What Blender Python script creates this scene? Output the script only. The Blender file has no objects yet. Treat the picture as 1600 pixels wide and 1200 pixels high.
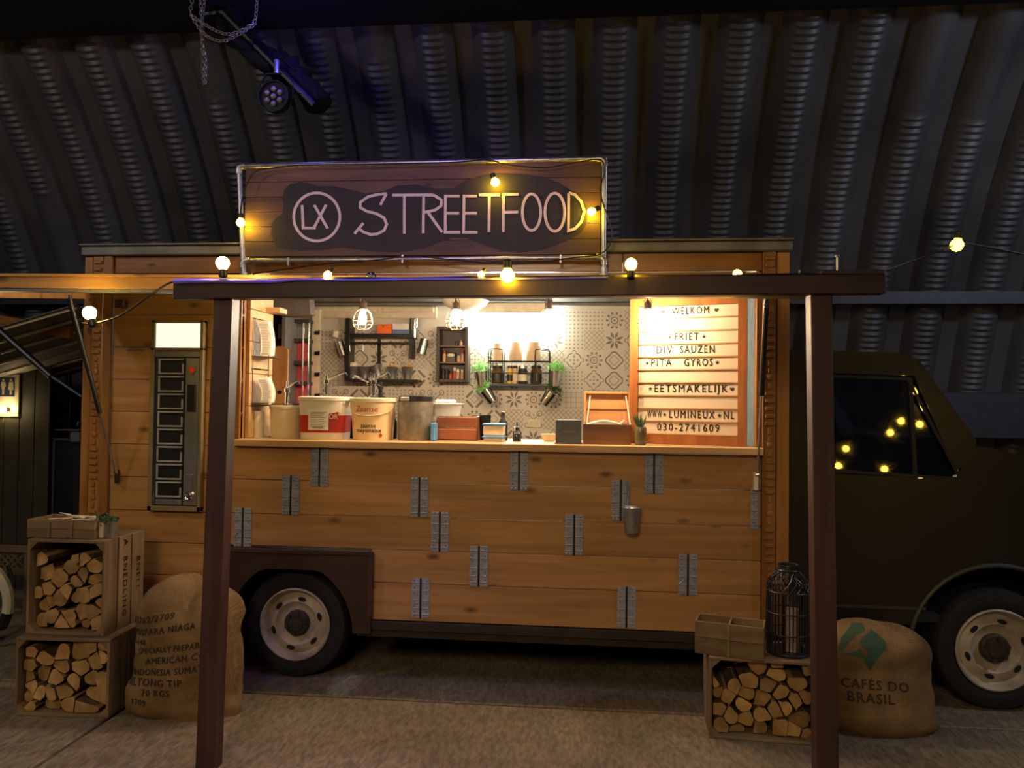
import bpy, bmesh, math, random
from mathutils import Vector, Matrix, noise
from mathutils.geometry import tessellate_polygon
from mathutils.bvhtree import BVHTree
PI = math.pi
S = bpy.context.scene
COL = S.collection
# ------------------------------------------------------------------ camera, world, big lights, exposure
YAW, PITCH, ROLL, F = 0.09591294, 0.02336745, -0.01168654, 1200.0
CAM = Vector((0, -4.4, 1.65))
_cy, _sy, _cp, _sp = math.cos(YAW), math.sin(YAW), math.cos(PITCH), math.sin(PITCH)
FW = Vector((-_sy*_cp, _cy*_cp, _sp)); _r = Vector((_cy, _sy, 0)); _u = _r.cross(FW)
RT = math.cos(ROLL)*_r - math.sin(ROLL)*_u
UP = math.sin(ROLL)*_r + math.cos(ROLL)*_u
cam = bpy.data.cameras.new('camera'); cam.sensor_width = 36; cam.lens = 36*F/1600
cam.clip_end = 200
co = bpy.data.objects.new('camera', cam); COL.objects.link(co)
M3 = Matrix((RT, UP, -FW)).transposed().to_4x4(); M3.translation = CAM
co.matrix_world = M3
S.camera = co
S.view_settings.view_transform = 'Standard'; S.view_settings.look = 'None'
S.view_settings.exposure = 0.0; S.view_settings.gamma = 1.0
S.view_settings.use_curve_mapping = False

W = bpy.data.worlds.new('night'); S.world = W; W.use_nodes = True
bg = W.node_tree.nodes['Background']; bg.inputs[0].default_value = (0.30, 0.36, 0.6, 1); bg.inputs[1].default_value = 0.02


def lamp(kind, loc, power, color, size=0.1, target=None, spot=None, blend=0.5, name='lamp'):
    l = bpy.data.lights.new(name, kind); l.energy = power; l.color = color
    if kind == 'AREA': l.shape = 'DISK'; l.size = size
    elif kind != 'SUN': l.shadow_soft_size = size
    if spot: l.spot_size = spot; l.spot_blend = blend
    o = bpy.data.objects.new(name, l); COL.objects.link(o); o.location = loc
    if target is not None:
        o.rotation_euler = (Vector(target)-Vector(loc)).to_track_quat('-Z', 'Y').to_euler()
    return o


# added unseen fill lights: warm spot behind the camera, points for the hangar wall
lamp('SPOT', (-1.2, -7.0, 4.2), 900, (1.0, 0.70, 0.38), 1.1, (-0.6, -0.5, 0.3), 1.25, 0.9, 'warm_fill_light')
lamp('POINT', (4.6, -1.5, 3.9), 120, (0.74, 0.80, 1.0), 0.2, name='wall_fill_light')
lamp('POINT', (-4.6, -2.6, 3.9), 85, (1.0, 0.92, 0.85), 0.2, name='wall_fill_light')
# blue stage spot above the frame, washing the beam and the sign pipes
lamp('SPOT', (-1.0, -2.7, 3.6), 75, (0.24, 0.16, 1.0), 0.05, (-1.05, -0.1, 2.78), 0.80, 0.5, 'unseen_blue_light')
for bx_ in (-1.82, -1.55, -1.28, -1.0, -0.7): lamp('SPOT', (bx_, -1.19, 2.52), 5, (0.12, 0.09, 1.0), 0.02, (bx_, -1.12, 2.2), 1.2, 0.6, 'unseen_blue_light')  # added spots without fixtures, tinting the top edge of the beam blue
lamp('POINT', (-1.9, 0.2, 3.9), 5, (0.10, 0.08, 1.0), 0.05, name='unseen_blue_light')  # added point light imitating blue lens glow on the hangar wall


def at(px, py, Y):
    """point of the plane Y=const seen at photo pixel (px, py): used to take real positions from the photograph"""
    d = FW*F + RT*(px-800) - UP*(py-600)
    t = (Y-CAM.y)/d.y
    return CAM + d*t


def gat(px, py, z=0.0):
    d = FW*F + RT*(px-800) - UP*(py-600)
    return CAM + d*((z-CAM.z)/d.z)


# ------------------------------------------------------------------ helpers
ORG = {}


class MB:
    def __init__(s): s.bm = bmesh.new()

    def _add(s, vs, fs):
        v = [s.bm.verts.new(p) for p in vs]
        for f in fs:
            try: s.bm.faces.new([v[i] for i in f])
            except ValueError: pass
        return s

    def box(s, x0, x1, y0, y1, z0, z1, rot=None, piv=None, bev=0):
        vs = [Vector((x, y, z)) for z in (z0, z1) for y in (y0, y1) for x in (x0, x1)]
        if rot is not None:
            p = Vector(piv) if piv is not None else Vector(((x0+x1)/2, (y0+y1)/2, (z0+z1)/2))
            vs = [rot @ (v-p)+p for v in vs]
        if bev:
            b2 = bmesh.new()
            vv = [b2.verts.new(v) for v in vs]
            for f in ((0, 2, 3, 1), (4, 5, 7, 6), (0, 1, 5, 4), (2, 6, 7, 3), (0, 4, 6, 2), (1, 3, 7, 5)):
                b2.faces.new([vv[i] for i in f])
            bmesh.ops.bevel(b2, geom=list(b2.edges), offset=bev, segments=1, affect='EDGES')
            b2.verts.index_update()
            s._add([v.co.copy() for v in b2.verts], [[v.index for v in f.verts] for f in b2.faces]); b2.free()
            return s
        return s._add(vs, ((0, 2, 3, 1), (4, 5, 7, 6), (0, 1, 5, 4), (2, 6, 7, 3), (0, 4, 6, 2), (1, 3, 7, 5)))

    def bar(s, p0, p1, w, h=None, up=(0, 0, 1)):
        p0 = Vector(p0); p1 = Vector(p1); h = h or w
        d = (p1-p0).normalized(); a = d.cross(Vector(up))
        if a.length < 1e-4: a = d.cross(Vector((0, 1, 0)))
        a.normalize(); b = a.cross(d)
        vs = [q+a*i*w/2+b*j*h/2 for q in (p0, p1) for (i, j) in ((-1, -1), (1, -1), (1, 1), (-1, 1))]
        return s._add(vs, ((3, 2, 1, 0), (4, 5, 6, 7), (0, 1, 5, 4), (1, 2, 6, 5), (2, 3, 7, 6), (3, 0, 4, 7)))

    def tube(s, pts, r, seg=8, closed=False, caps=True):
        pts = [Vector(p) for p in pts]; n = len(pts); rings = []
        rr = r if isinstance(r, (list, tuple)) else [r]*n
        prev = None
        for i, p in enumerate(pts):
            if closed: t = pts[(i+1) % n]-pts[i-1]
            else: t = pts[min(i+1, n-1)]-pts[max(i-1, 0)]
            t.normalize()
            if prev is None:
                a = t.cross(Vector((0, 0, 1)))
                if a.length < 1e-3: a = t.cross(Vector((0, 1, 0)))
            else: a = prev-t*prev.dot(t)
            a.normalize(); prev = a; b = t.cross(a)
            rings.append([s.bm.verts.new(p+(a*math.cos(k*2*PI/seg)+b*math.sin(k*2*PI/seg))*rr[i]) for k in range(seg)])
        m = n if closed else n-1
        for i in range(m):
            A = rings[i]; B = rings[(i+1) % n]
            for k in range(seg):
                s.bm.faces.new((A[k], A[(k+1) % seg], B[(k+1) % seg], B[k]))
        if caps and not closed:
            s.bm.faces.new(rings[0][::-1]); s.bm.faces.new(rings[-1])
        return s

    def lathe(s, prof, c=(0, 0, 0), seg=20, axis='Z', closed=False, sq=None, rx=1, ry=1, cap=True):
        """prof: list of (radius, height)."""
        c = Vector(c); rings = []
        for (r, h) in prof:
            ring = []
            for k in range(seg):
                a = k*2*PI/seg; ca, sa = math.cos(a), math.sin(a)
                if sq:
                    ca = math.copysign(abs(ca)**sq, ca); sa = math.copysign(abs(sa)**sq, sa)
                x, y = r*ca*rx, r*sa*ry
                v = Vector((x, y, h)) if axis == 'Z' else (Vector((x, h, y)) if axis == 'Y' else Vector((h, x, y)))
                ring.append(s.bm.verts.new(v+c))
            rings.append(ring)
        n = len(rings)
        for i in range(n if closed else n-1):
            A = rings[i]; B = rings[(i+1) % n]
            for k in range(seg): s.bm.faces.new((A[k], A[(k+1) % seg], B[(k+1) % seg], B[k]))
        if not closed and cap:
            if prof[0][0] > 1e-5: s.bm.faces.new(rings[0][::-1])
            if prof[-1][0] > 1e-5: s.bm.faces.new(rings[-1])
        return s

    def sphere(s, c, r, seg=12, sz=1):
        n = max(4, seg//2)
        return s.lathe([(r*math.sin(PI*i/n)+1e-6*(i in (0, n)), -r*sz*math.cos(PI*i/n)) for i in range(n+1)], c, seg)

    def prism(s, poly, y0, y1, plane='XZ'):
        """poly in 2-D (concave allowed), extruded between y0 and y1 along the third axis"""
        def P(a, b, t): return Vector((a, t, b)) if plane == 'XZ' else (Vector((a, b, t)) if plane == 'XY' else Vector((t, a, b)))
        n = len(poly)
        vs = [P(a, b, y0) for a, b in poly]+[P(a, b, y1) for a, b in poly]
        tr = tessellate_polygon([[Vector((a, b, 0)) for a, b in poly]])
        fs = [tuple(t) for t in tr]+[tuple(i+n for i in t[::-1]) for t in tr]
        fs += [(i, (i+1) % n, (i+1) % n+n, i+n) for i in range(n)]
        return s._add(vs, fs)

    def build(s, name, m, parent=None, smooth=False, fix=True, **props):
        bm = s.bm
        if fix:
            bmesh.ops.remove_doubles(bm, verts=bm.verts, dist=1e-6)
            bmesh.ops.recalc_face_normals(bm, faces=bm.faces)
        bm.verts.ensure_lookup_table()
        if parent is None:
            xs = [v.co.x for v in bm.verts]; ys = [v.co.y for v in bm.verts]; zs = [v.co.z for v in bm.verts]
            org = Vector(((min(xs)+max(xs))/2, (min(ys)+max(ys))/2, min(zs)))
        else: org = ORG[parent]
        for v in bm.verts: v.co -= org
        me = bpy.data.meshes.new(name); bm.to_mesh(me); bm.free()
        if smooth:
            me.polygons.foreach_set('use_smooth', [True]*len(me.polygons))
            try: me.set_sharp_from_angle(angle=math.radians(38))
            except Exception: pass
        me.materials.append(m)
        o = bpy.data.objects.new(name, me); COL.objects.link(o)
        if parent is None: o.location = org
        else: o.parent = parent
        ORG[o] = org
        for k, v in props.items():
            if v is not None: o[k] = v
        return o


def thing(name, loc, label, category, group=None):
    o = bpy.data.objects.new(name, None); COL.objects.link(o); o.location = loc; o.empty_display_size = 0.05
    o['label'] = label; o['category'] = category
    if group: o['group'] = group
    ORG[o] = Vector(loc)
    return o


def copy_tree(o, parent=None):
    c = o.copy(); COL.objects.link(c); c.parent = parent
    for ch in o.children: copy_tree(ch, c)
    return c


# ------------------------------------------------------------------ materials
def nmat(name):
    m = bpy.data.materials.new(name); m.use_nodes = True
    nt = m.node_tree; return m, nt, nt.nodes['Principled BSDF']


def plain(name, col, rough=0.5, metal=0.0, var=0.12, scale=14, bump=0.0, bscale=60, coat=0, spec=None, emit=None, es=0):
    m, nt, b = nmat(name); N = nt.nodes; L = nt.links
    tc = N.new('ShaderNodeTexCoord'); ns = N.new('ShaderNodeTexNoise'); ns.inputs['Scale'].default_value = scale
    ns.inputs['Detail'].default_value = 5; L.new(tc.outputs['Object'], ns.inputs['Vector'])
    r = N.new('ShaderNodeValToRGB'); L.new(ns.outputs[0], r.inputs[0])
    r.color_ramp.elements[0].position = 0.3; r.color_ramp.elements[1].position = 0.7
    r.color_ramp.elements[0].color = (*[c*(1-var) for c in col], 1); r.color_ramp.elements[1].color = (*[min(1, c*(1+var)) for c in col], 1)
    L.new(r.outputs[0], b.inputs['Base Color'])
    b.inputs['Roughness'].default_value = rough; b.inputs['Metallic'].default_value = metal
    if spec is not None: b.inputs['Specular IOR Level'].default_value = spec
    if coat: b.inputs['Coat Weight'].default_value = coat
    if bump:
        n2 = N.new('ShaderNodeTexNoise'); n2.inputs['Scale'].default_value = bscale; L.new(tc.outputs['Object'], n2.inputs['Vector'])
        bp = N.new('ShaderNodeBump'); bp.inputs['Strength'].default_value = bump; bp.inputs['Distance'].default_value = 0.01
        L.new(n2.outputs[0], bp.inputs['Height']); L.new(bp.outputs[0], b.inputs['Normal'])
    if emit: b.inputs['Emission Color'].default_value = (*emit, 1); b.inputs['Emission Strength'].default_value = es
    return m


def wood(name, c1, c2, axis='X', rough=0.5, knots=0.0, vary=0.25, coat=0.0, fine=28, kcol=None, bump=0.12):
    m, nt, b = nmat(name); N = nt.nodes; L = nt.links
    tc = N.new('ShaderNodeTexCoord'); oi = N.new('ShaderNodeObjectInfo')
    add = N.new('ShaderNodeVectorMath'); add.operation = 'ADD'
    mul = N.new('ShaderNodeMath'); mul.operation = 'MULTIPLY'; mul.inputs[1].default_value = 37.0
    L.new(oi.outputs['Random'], mul.inputs[0]); L.new(tc.outputs['Object'], add.inputs[0]); L.new(mul.outputs[0], add.inputs[1])
    mp = N.new('ShaderNodeMapping')
    sc = {'X': (1.3, fine, fine), 'Y': (fine, 1.3, fine), 'Z': (fine, fine, 1.3)}[axis]
    mp.inputs['Scale'].default_value = sc; L.new(add.outputs[0], mp.inputs['Vector'])
    n1 = N.new('ShaderNodeTexNoise'); n1.inputs['Scale'].default_value = 1.0; n1.inputs['Detail'].default_value = 6
    n1.inputs['Distortion'].default_value = 0.6; L.new(mp.outputs[0], n1.inputs['Vector'])
    r = N.new('ShaderNodeValToRGB'); r.color_ramp.elements[0].position = 0.28; r.color_ramp.elements[1].position = 0.72
    r.color_ramp.elements[0].color = (*c1, 1); r.color_ramp.elements[1].color = (*c2, 1); L.new(n1.outputs[0], r.inputs[0])
    n2 = N.new('ShaderNodeTexNoise'); n2.inputs['Scale'].default_value = 2.2; L.new(add.outputs[0], n2.inputs['Vector'])
    mr = N.new('ShaderNodeMapRange'); mr.inputs[1].default_value = 0.3; mr.inputs[2].default_value = 0.7; mr.inputs[3].default_value = 1-vary; mr.inputs[4].default_value = 1+vary*0.6
    L.new(n2.outputs[0], mr.inputs[0])
    rv = N.new('ShaderNodeMapRange'); rv.inputs[3].default_value = 1-vary*0.7; rv.inputs[4].default_value = 1+vary*0.5; L.new(oi.outputs['Random'], rv.inputs[0])
    mm = N.new('ShaderNodeMath'); mm.operation = 'MULTIPLY'; L.new(mr.outputs[0], mm.inputs[0]); L.new(rv.outputs[0], mm.inputs[1])
    mx = N.new('ShaderNodeVectorMath'); mx.operation = 'SCALE'; L.new(r.outputs[0], mx.inputs[0]); L.new(mm.outputs[0], mx.inputs['Scale'])
    out = mx.outputs[0]
    if knots:
        mk = N.new('ShaderNodeMapping'); ks = {'X': (3.4, 7.5, 7.5), 'Y': (5.5, 2.6, 5.5), 'Z': (5.5, 5.5, 2.6)}[axis]
        mk.inputs['Scale'].default_value = ks; L.new(add.outputs[0], mk.inputs['Vector'])
        v = N.new('ShaderNodeTexVoronoi'); v.inputs['Scale'].default_value = 1.0; v.inputs['Randomness'].default_value = 1.0; L.new(mk.outputs[0], v.inputs['Vector'])
        kr = N.new('ShaderNodeValToRGB'); kr.color_ramp.elements[0].position = 0.05; kr.color_ramp.elements[0].color = (1, 1, 1, 1)
        kr.color_ramp.elements[1].position = 0.05+knots*0.12; kr.color_ramp.elements[1].color = (0, 0, 0, 1); L.new(v.outputs['Distance'], kr.inputs[0])
        km = N.new('ShaderNodeMix'); km.data_type = 'RGBA'; L.new(kr.outputs[0], km.inputs[0]); L.new(out, km.inputs[6])
        km.inputs[7].default_value = (*(kcol or [c*0.35 for c in c1]), 1); out = km.outputs[2]
    L.new(out, b.inputs['Base Color']); b.inputs['Roughness'].default_value = rough
    if coat: b.inputs['Coat Weight'].default_value = coat; b.inputs['Coat Roughness'].default_value = 0.25
    bp = N.new('ShaderNodeBump'); bp.inputs['Strength'].default_value = bump; bp.inputs['Distance'].default_value = 0.01
    L.new(n1.outputs[0], bp.inputs['Height']); L.new(bp.outputs[0], b.inputs['Normal'])
    return m


def emis(name, col, st):
    m, nt, b = nmat(name)
    b.inputs['Base Color'].default_value = (*col, 1); b.inputs['Emission Color'].default_value = (*col, 1); b.inputs['Emission Strength'].default_value = st
    return m


def glassy(name, tint, gl=0.25, rough=0.02):
    """thin glass sheet: tinted see-through plus fresnel gloss"""
    m, nt, b = nmat(name); N = nt.nodes; L = nt.links; N.remove(b)
    t = N.new('ShaderNodeBsdfTransparent'); t.inputs[0].default_value = (*tint, 1)
    g = N.new('ShaderNodeBsdfGlossy'); g.inputs['Roughness'].default_value = rough; g.inputs[0].default_value = (1, 1, 1, 1)
    f = N.new('ShaderNodeFresnel'); f.inputs[0].default_value = 1.5
    a = N.new('ShaderNodeMath'); a.operation = 'ADD'; a.inputs[1].default_value = gl; L.new(f.outputs[0], a.inputs[0])
    x = N.new('ShaderNodeMixShader'); L.new(a.outputs[0], x.inputs[0]); L.new(t.outputs[0], x.inputs[1]); L.new(g.outputs[0], x.inputs[2])
    L.new(x.outputs[0], N['Material Output'].inputs[0])
    return m


M = {}
M['pine'] = wood('varnished_pine', (0.33, 0.162, 0.052), (0.50, 0.268, 0.098), 'X', 0.42, 1.1, 0.10, 0.15, 20)
M['pine_z'] = wood('varnished_pine_upright', (0.25, 0.10, 0.022), (0.40, 0.185, 0.05), 'Z', 0.38, 0.5, 0.25, 0.3, 24)
M['pine_dark'] = wood('weathered_pine_trim', (0.22, 0.088, 0.014), (0.40, 0.18, 0.035), 'X', 0.3, 0.6, 0.35, 0.5, 26)
M['lightpine'] = wood('light_pine', (0.52, 0.30, 0.13), (0.66, 0.42, 0.20), 'X', 0.5, 0.3, 0.1, 0.0, 20)
M['beam'] = wood('dark_red_brown_timber', (0.026, 0.011, 0.010), (0.052, 0.023, 0.019), 'X', 0.5, 0.3, 0.35, 0.1, 18)
M['beam_z'] = wood('dark_red_brown_post', (0.042, 0.018, 0.016), (0.075, 0.034, 0.028), 'Z', 0.55, 0.2, 0.25, 0.1, 18)
M['signwood'] = wood('old_brown_board', (0.05, 0.024, 0.016), (0.15, 0.078, 0.055), 'X', 0.6, 0.6, 0.35, 0, 14)
M['arch'] = wood('dark_brown_painted_panel', (0.030, 0.015, 0.008), (0.060, 0.030, 0.016), 'X', 0.45, 0.2, 0.3, 0.1, 12)
M['crate'] = wood('rough_crate_wood', (0.13, 0.086, 0.044), (0.26, 0.180, 0.10), 'X', 0.85, 0.3, 0.3, 0, 22)
M['crate_z'] = wood('rough_crate_wood_upright', (0.13, 0.086, 0.044), (0.26, 0.180, 0.10), 'Z', 0.85, 0.3, 0.3, 0, 22)
M['chest'] = wood('brown_chest_wood', (0.14, 0.055, 0.018), (0.27, 0.12, 0.045), 'X', 0.5, 0.2, 0.2, 0.1, 20)
M['chestlid'] = wood('orange_chest_lid', (0.45, 0.19, 0.06), (0.62, 0.30, 0.11), 'X', 0.5, 0.2, 0.15, 0.1, 20)
M['redwood'] = wood('red_stained_slat', (0.20, 0.055, 0.02), (0.34, 0.11, 0.04), 'X', 0.45, 0.3, 0.2, 0.1, 16)
M['logend'] = wood('split_log_end', (0.27, 0.155, 0.055), (0.52, 0.33, 0.13), 'Y', 0.85, 0.0, 0.35, 0, 14)
M['bark'] = plain('log_bark', (0.09, 0.05, 0.025), 0.95, 0, 0.5, 30, 0.6, 60)
M['board'] = wood('cutting_board_wood', (0.20, 0.085, 0.025), (0.52, 0.26, 0.09), 'Z', 0.5, 0.8, 0.3, 0.1, 9)
M['galv'] = plain('galvanised_steel', (0.42, 0.43, 0.45), 0.36, 0.85, 0.25, 26)
M['plate'] = plain('pressed_steel_plate', (0.42, 0.44, 0.53), 0.27, 0.42, 0.15, 30)
M['chrome'] = plain('polished_steel', (0.72, 0.72, 0.72), 0.16, 1.0, 0.06, 8)
M['doorsteel'] = plain('worn_bright_steel', (0.55, 0.55, 0.60), 0.28, 0.45, 0.15, 20)
M['steel'] = plain('brushed_steel', (0.50, 0.50, 0.50), 0.34, 0.9, 0.1, 9)
M['roof'] = plain('grey_roof_trim', (0.16, 0.15, 0.14), 0.5, 0.4, 0.3, 7)
M['black'] = plain('black_plastic', (0.012, 0.012, 0.013), 0.4)
M['blackm'] = plain('black_metal', (0.022, 0.022, 0.024), 0.42, 0.6)
M['cable'] = plain('black_rubber_cable', (0.012, 0.011, 0.012), 0.45)
M['tyre'] = plain('tyre_rubber', (0.008, 0.0075, 0.007), 0.8, 0, 0.3, 20, 0.3, 50)
M['rim'] = plain('dusty_cream_wheel', (0.43, 0.37, 0.28), 0.6, 0.1, 0.28, 9)
M['hub'] = plain('dirty_hub', (0.055, 0.045, 0.035), 0.6, 0.4, 0.3, 30)
M['under'] = plain('dark_chassis', (0.010, 0.009, 0.008), 0.8)
M['sill'] = plain('dark_brown_sill', (0.024, 0.018, 0.012), 0.5, 0.1, 0.4, 9)
M['cab'] = plain('dark_olive_car_paint', (0.015, 0.0135, 0.008), 0.32, 0.0, 0.12, 3, coat=0.4)
M['cabtrim'] = plain('dull_trim', (0.045, 0.04, 0.026), 0.5)
M['glass_dark'] = glassy('dark_side_glass', (0.30, 0.30, 0.28), 0.10, 0.03)
M['glass'] = glassy('clear_glass', (0.86, 0.88, 0.86), 0.03, 0.04)
M['white'] = plain('white_plastic', (0.72, 0.68, 0.58), 0.4, 0, 0.03)
M['cream'] = plain('cream_plastic', (0.70, 0.62, 0.45), 0.42, 0, 0.03)
M['mayo'] = plain('pale_orange_tub', (0.84, 0.62, 0.36), 0.4, 0, 0.04)
M['red'] = plain('dark_red_print', (0.42, 0.03, 0.022), 0.45, 0, 0.06)
M['ink'] = plain('black_ink', (0.02, 0.016, 0.014), 0.7)
M['inkgrey'] = plain('grey_ink', (0.26, 0.24, 0.22), 0.7)
M['paper'] = plain('newsprint_paper', (0.72, 0.66, 0.55), 0.8, 0, 0.05)
M['blue_lit'] = plain('blue_light_tint', (0.22, 0.18, 0.85), 0.3)  # blue light along the beam, put into the cable colour
M['label'] = plain('white_label', (0.74, 0.72, 0.68), 0.6)
M['blue'] = plain('light_blue_lid', (0.10, 0.33, 0.72), 0.4)
M['orange'] = plain('orange_carton', (0.95, 0.17, 0.02), 0.5)
M['greyboard'] = plain('dark_grey_box', (0.085, 0.10, 0.11), 0.5)
M['enamel'] = plain('white_enamel', (0.78, 0.84, 0.84), 0.2)
M['wallpaper'] = plain('beige_tile_wallpaper', (0.62, 0.57, 0.49), 0.5, 0, 0.04, 3)
M['print'] = plain('taupe_tile_print', (0.20, 0.165, 0.13), 0.55)
M['print2'] = plain('pale_taupe_tile_print', (0.34, 0.28, 0.21), 0.55)
M['cornice'] = plain('cream_moulding', (0.66, 0.58, 0.44), 0.5)
M['interior'] = plain('grey_interior', (0.16, 0.15, 0.14), 0.5)
M['hoodgrey'] = plain('brownish_grey_hood', (0.15, 0.13, 0.115), 0.35, 0.2)
M['darkint'] = plain('dark_brown_interior', (0.05, 0.042, 0.038), 0.5)
M['redglow'] = plain('pink_red_crate', (0.85, 0.10, 0.12), 0.45)
M['palewall'] = plain('pale_green_grey_wall', (0.42, 0.46, 0.40), 0.6, 0, 0.25, 9)
M['leaf'] = plain('light_green_leaf', (0.22, 0.55, 0.12), 0.6, 0, 0.3, 40)
M['leafd'] = plain('dark_green_leaf', (0.045, 0.10, 0.035), 0.6, 0, 0.4, 40)
M['burlap'] = None
M['navy'] = plain('dark_navy_paint', (0.018, 0.016, 0.022), 0.7, 0, 0.2, 6)
M['chalk'] = plain('pale_lilac_paint', (0.62, 0.52, 0.60), 0.6, 0, 0.12, 40)
M['frame_red'] = wood('orange_brown_frame', (0.30, 0.085, 0.018), (0.48, 0.17, 0.04), 'Z', 0.4, 0.2, 0.2, 0.2, 18)
M['sheet'] = plain('cream_light_box_sheet', (0.72, 0.58, 0.43), 0.22, 0, 0.03, 5)
M['rail'] = plain('amber_rail', (0.42, 0.22, 0.09), 0.3)
M['bulb_y'] = emis('yellow_bulb_glow', (1.0, 0.62, 0.05), 22)
M['bulb_w'] = emis('warm_white_bulb_glow', (1.0, 0.80, 0.42), 30)
M['bulb_c'] = emis('filament_bulb_glow', (1.0, 0.72, 0.44), 820)
M['led'] = emis('cool_white_tube_glow', (0.92, 1.0, 0.90), 60)
M['autolight'] = emis('backlit_header', (0.86, 0.95, 0.80), 0.95)
M['yard'] = emis('yard_bulb_glow', (1.0, 0.58, 0.04), 55)
M['bulb_off'] = glassy('clear_bulb', (0.75, 0.75, 0.85), 0.15, 0.05)
M['copper'] = plain('copper_cage_wire', (0.50, 0.28, 0.16), 0.35, 0.8)
M['iron'] = plain('dark_iron_fitting', (0.10, 0.075, 0.055), 0.4, 0.7)
M['rattan'] = plain('black_rattan', (0.016, 0.015, 0.016), 0.35)
M['candle'] = plain('ivory_candle', (0.62, 0.50, 0.44), 0.5)
M['green'] = plain('green_print', (0.035, 0.085, 0.045), 0.8)
M['sackink'] = plain('brown_black_stencil', (0.035, 0.024, 0.015), 0.9)
M['cork'] = plain('golden_fritters', (0.74, 0.42, 0.16), 0.8, 0, 0.3, 60, 0.6, 60)
M['napkin'] = plain('cream_napkins', (0.82, 0.72, 0.58), 0.8)
M['jar'] = plain('dark_honey_jar', (0.10, 0.05, 0.015), 0.15)
M['yellow'] = plain('yellow_label', (0.75, 0.50, 0.03), 0.4)
M['cardboard'] = plain('kraft_cup', (0.62, 0.44, 0.29), 0.7)
M['hutboard'] = plain('olive_grey_hut_board', (0.050, 0.047, 0.030), 0.7, 0, 0.3, 6)
M['hutdark'] = plain('near_black_panel', (0.007, 0.008, 0.012), 0.5)
M['polyc'] = plain('corrugated_sheet', (0.22, 0.20, 0.17), 0.45, 0.1, 0.2, 4)
M['signblue'] = plain('sign_navy', (0.03, 0.04, 0.09), 0.4)
M['signwhite'] = plain('sign_cream', (0.60, 0.54, 0.38), 0.35)
M['fender'] = plain('white_bicycle_guard', (0.62, 0.60, 0.46), 0.35)
M['lining'] = plain('black_roof_lining', (0.004, 0.004, 0.006), 0.9)
M['redenamel'] = plain('red_badge', (0.70, 0.03, 0.03), 0.3, emit=(0.9, 0.05, 0.03), es=0.12)
M['railsteel'] = plain('blue_grey_rail', (0.060, 0.065, 0.08), 0.5, 0.3)


def burlap():
    m, nt, b = nmat('burlap'); N = nt.nodes; L = nt.links
    tc = N.new('ShaderNodeTexCoord')
    outs = []
    for ax in ('X', 'Z'):
        w = N.new('ShaderNodeTexWave'); w.bands_direction = ax; w.inputs['Scale'].default_value = 42; w.inputs['Distortion'].default_value = 1.2
        L.new(tc.outputs['Object'], w.inputs['Vector']); outs.append(w.outputs[1])
    ad = N.new('ShaderNodeMath'); ad.operation = 'ADD'; L.new(outs[0], ad.inputs[0]); L.new(outs[1], ad.inputs[1])
    n = N.new('ShaderNodeTexNoise'); n.inputs['Scale'].default_value = 7; n.inputs['Detail'].default_value = 6; L.new(tc.outputs['Object'], n.inputs['Vector'])
    r = N.new('ShaderNodeValToRGB'); r.color_ramp.elements[0].position = 0.3; r.color_ramp.elements[0].color = (0.17, 0.105, 0.05, 1)
    r.color_ramp.elements[1].position = 0.7; r.color_ramp.elements[1].color = (0.30, 0.20, 0.10, 1); L.new(n.outputs[0], r.inputs[0])
    mr = N.new('ShaderNodeMapRange'); mr.inputs[2].default_value = 2; mr.inputs[3].default_value = 0.72; mr.inputs[4].default_value = 1.15; L.new(ad.outputs[0], mr.inputs[0])
    sc = N.new('ShaderNodeVectorMath'); sc.operation = 'SCALE'; L.new(r.outputs[0], sc.inputs[0]); L.new(mr.outputs[0], sc.inputs['Scale'])
    L.new(sc.outputs[0], b.inputs['Base Color']); b.inputs['Roughness'].default_value = 0.95; b.inputs['Specular IOR Level'].default_value = 0.1
    bp = N.new('ShaderNodeBump'); bp.inputs['Strength'].default_value = 0.5; bp.inputs['Distance'].default_value = 0.004
    L.new(ad.outputs[0], bp.inputs['Height']); L.new(bp.outputs[0], b.inputs['Normal'])
    return m


M['burlap'] = burlap()


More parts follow.
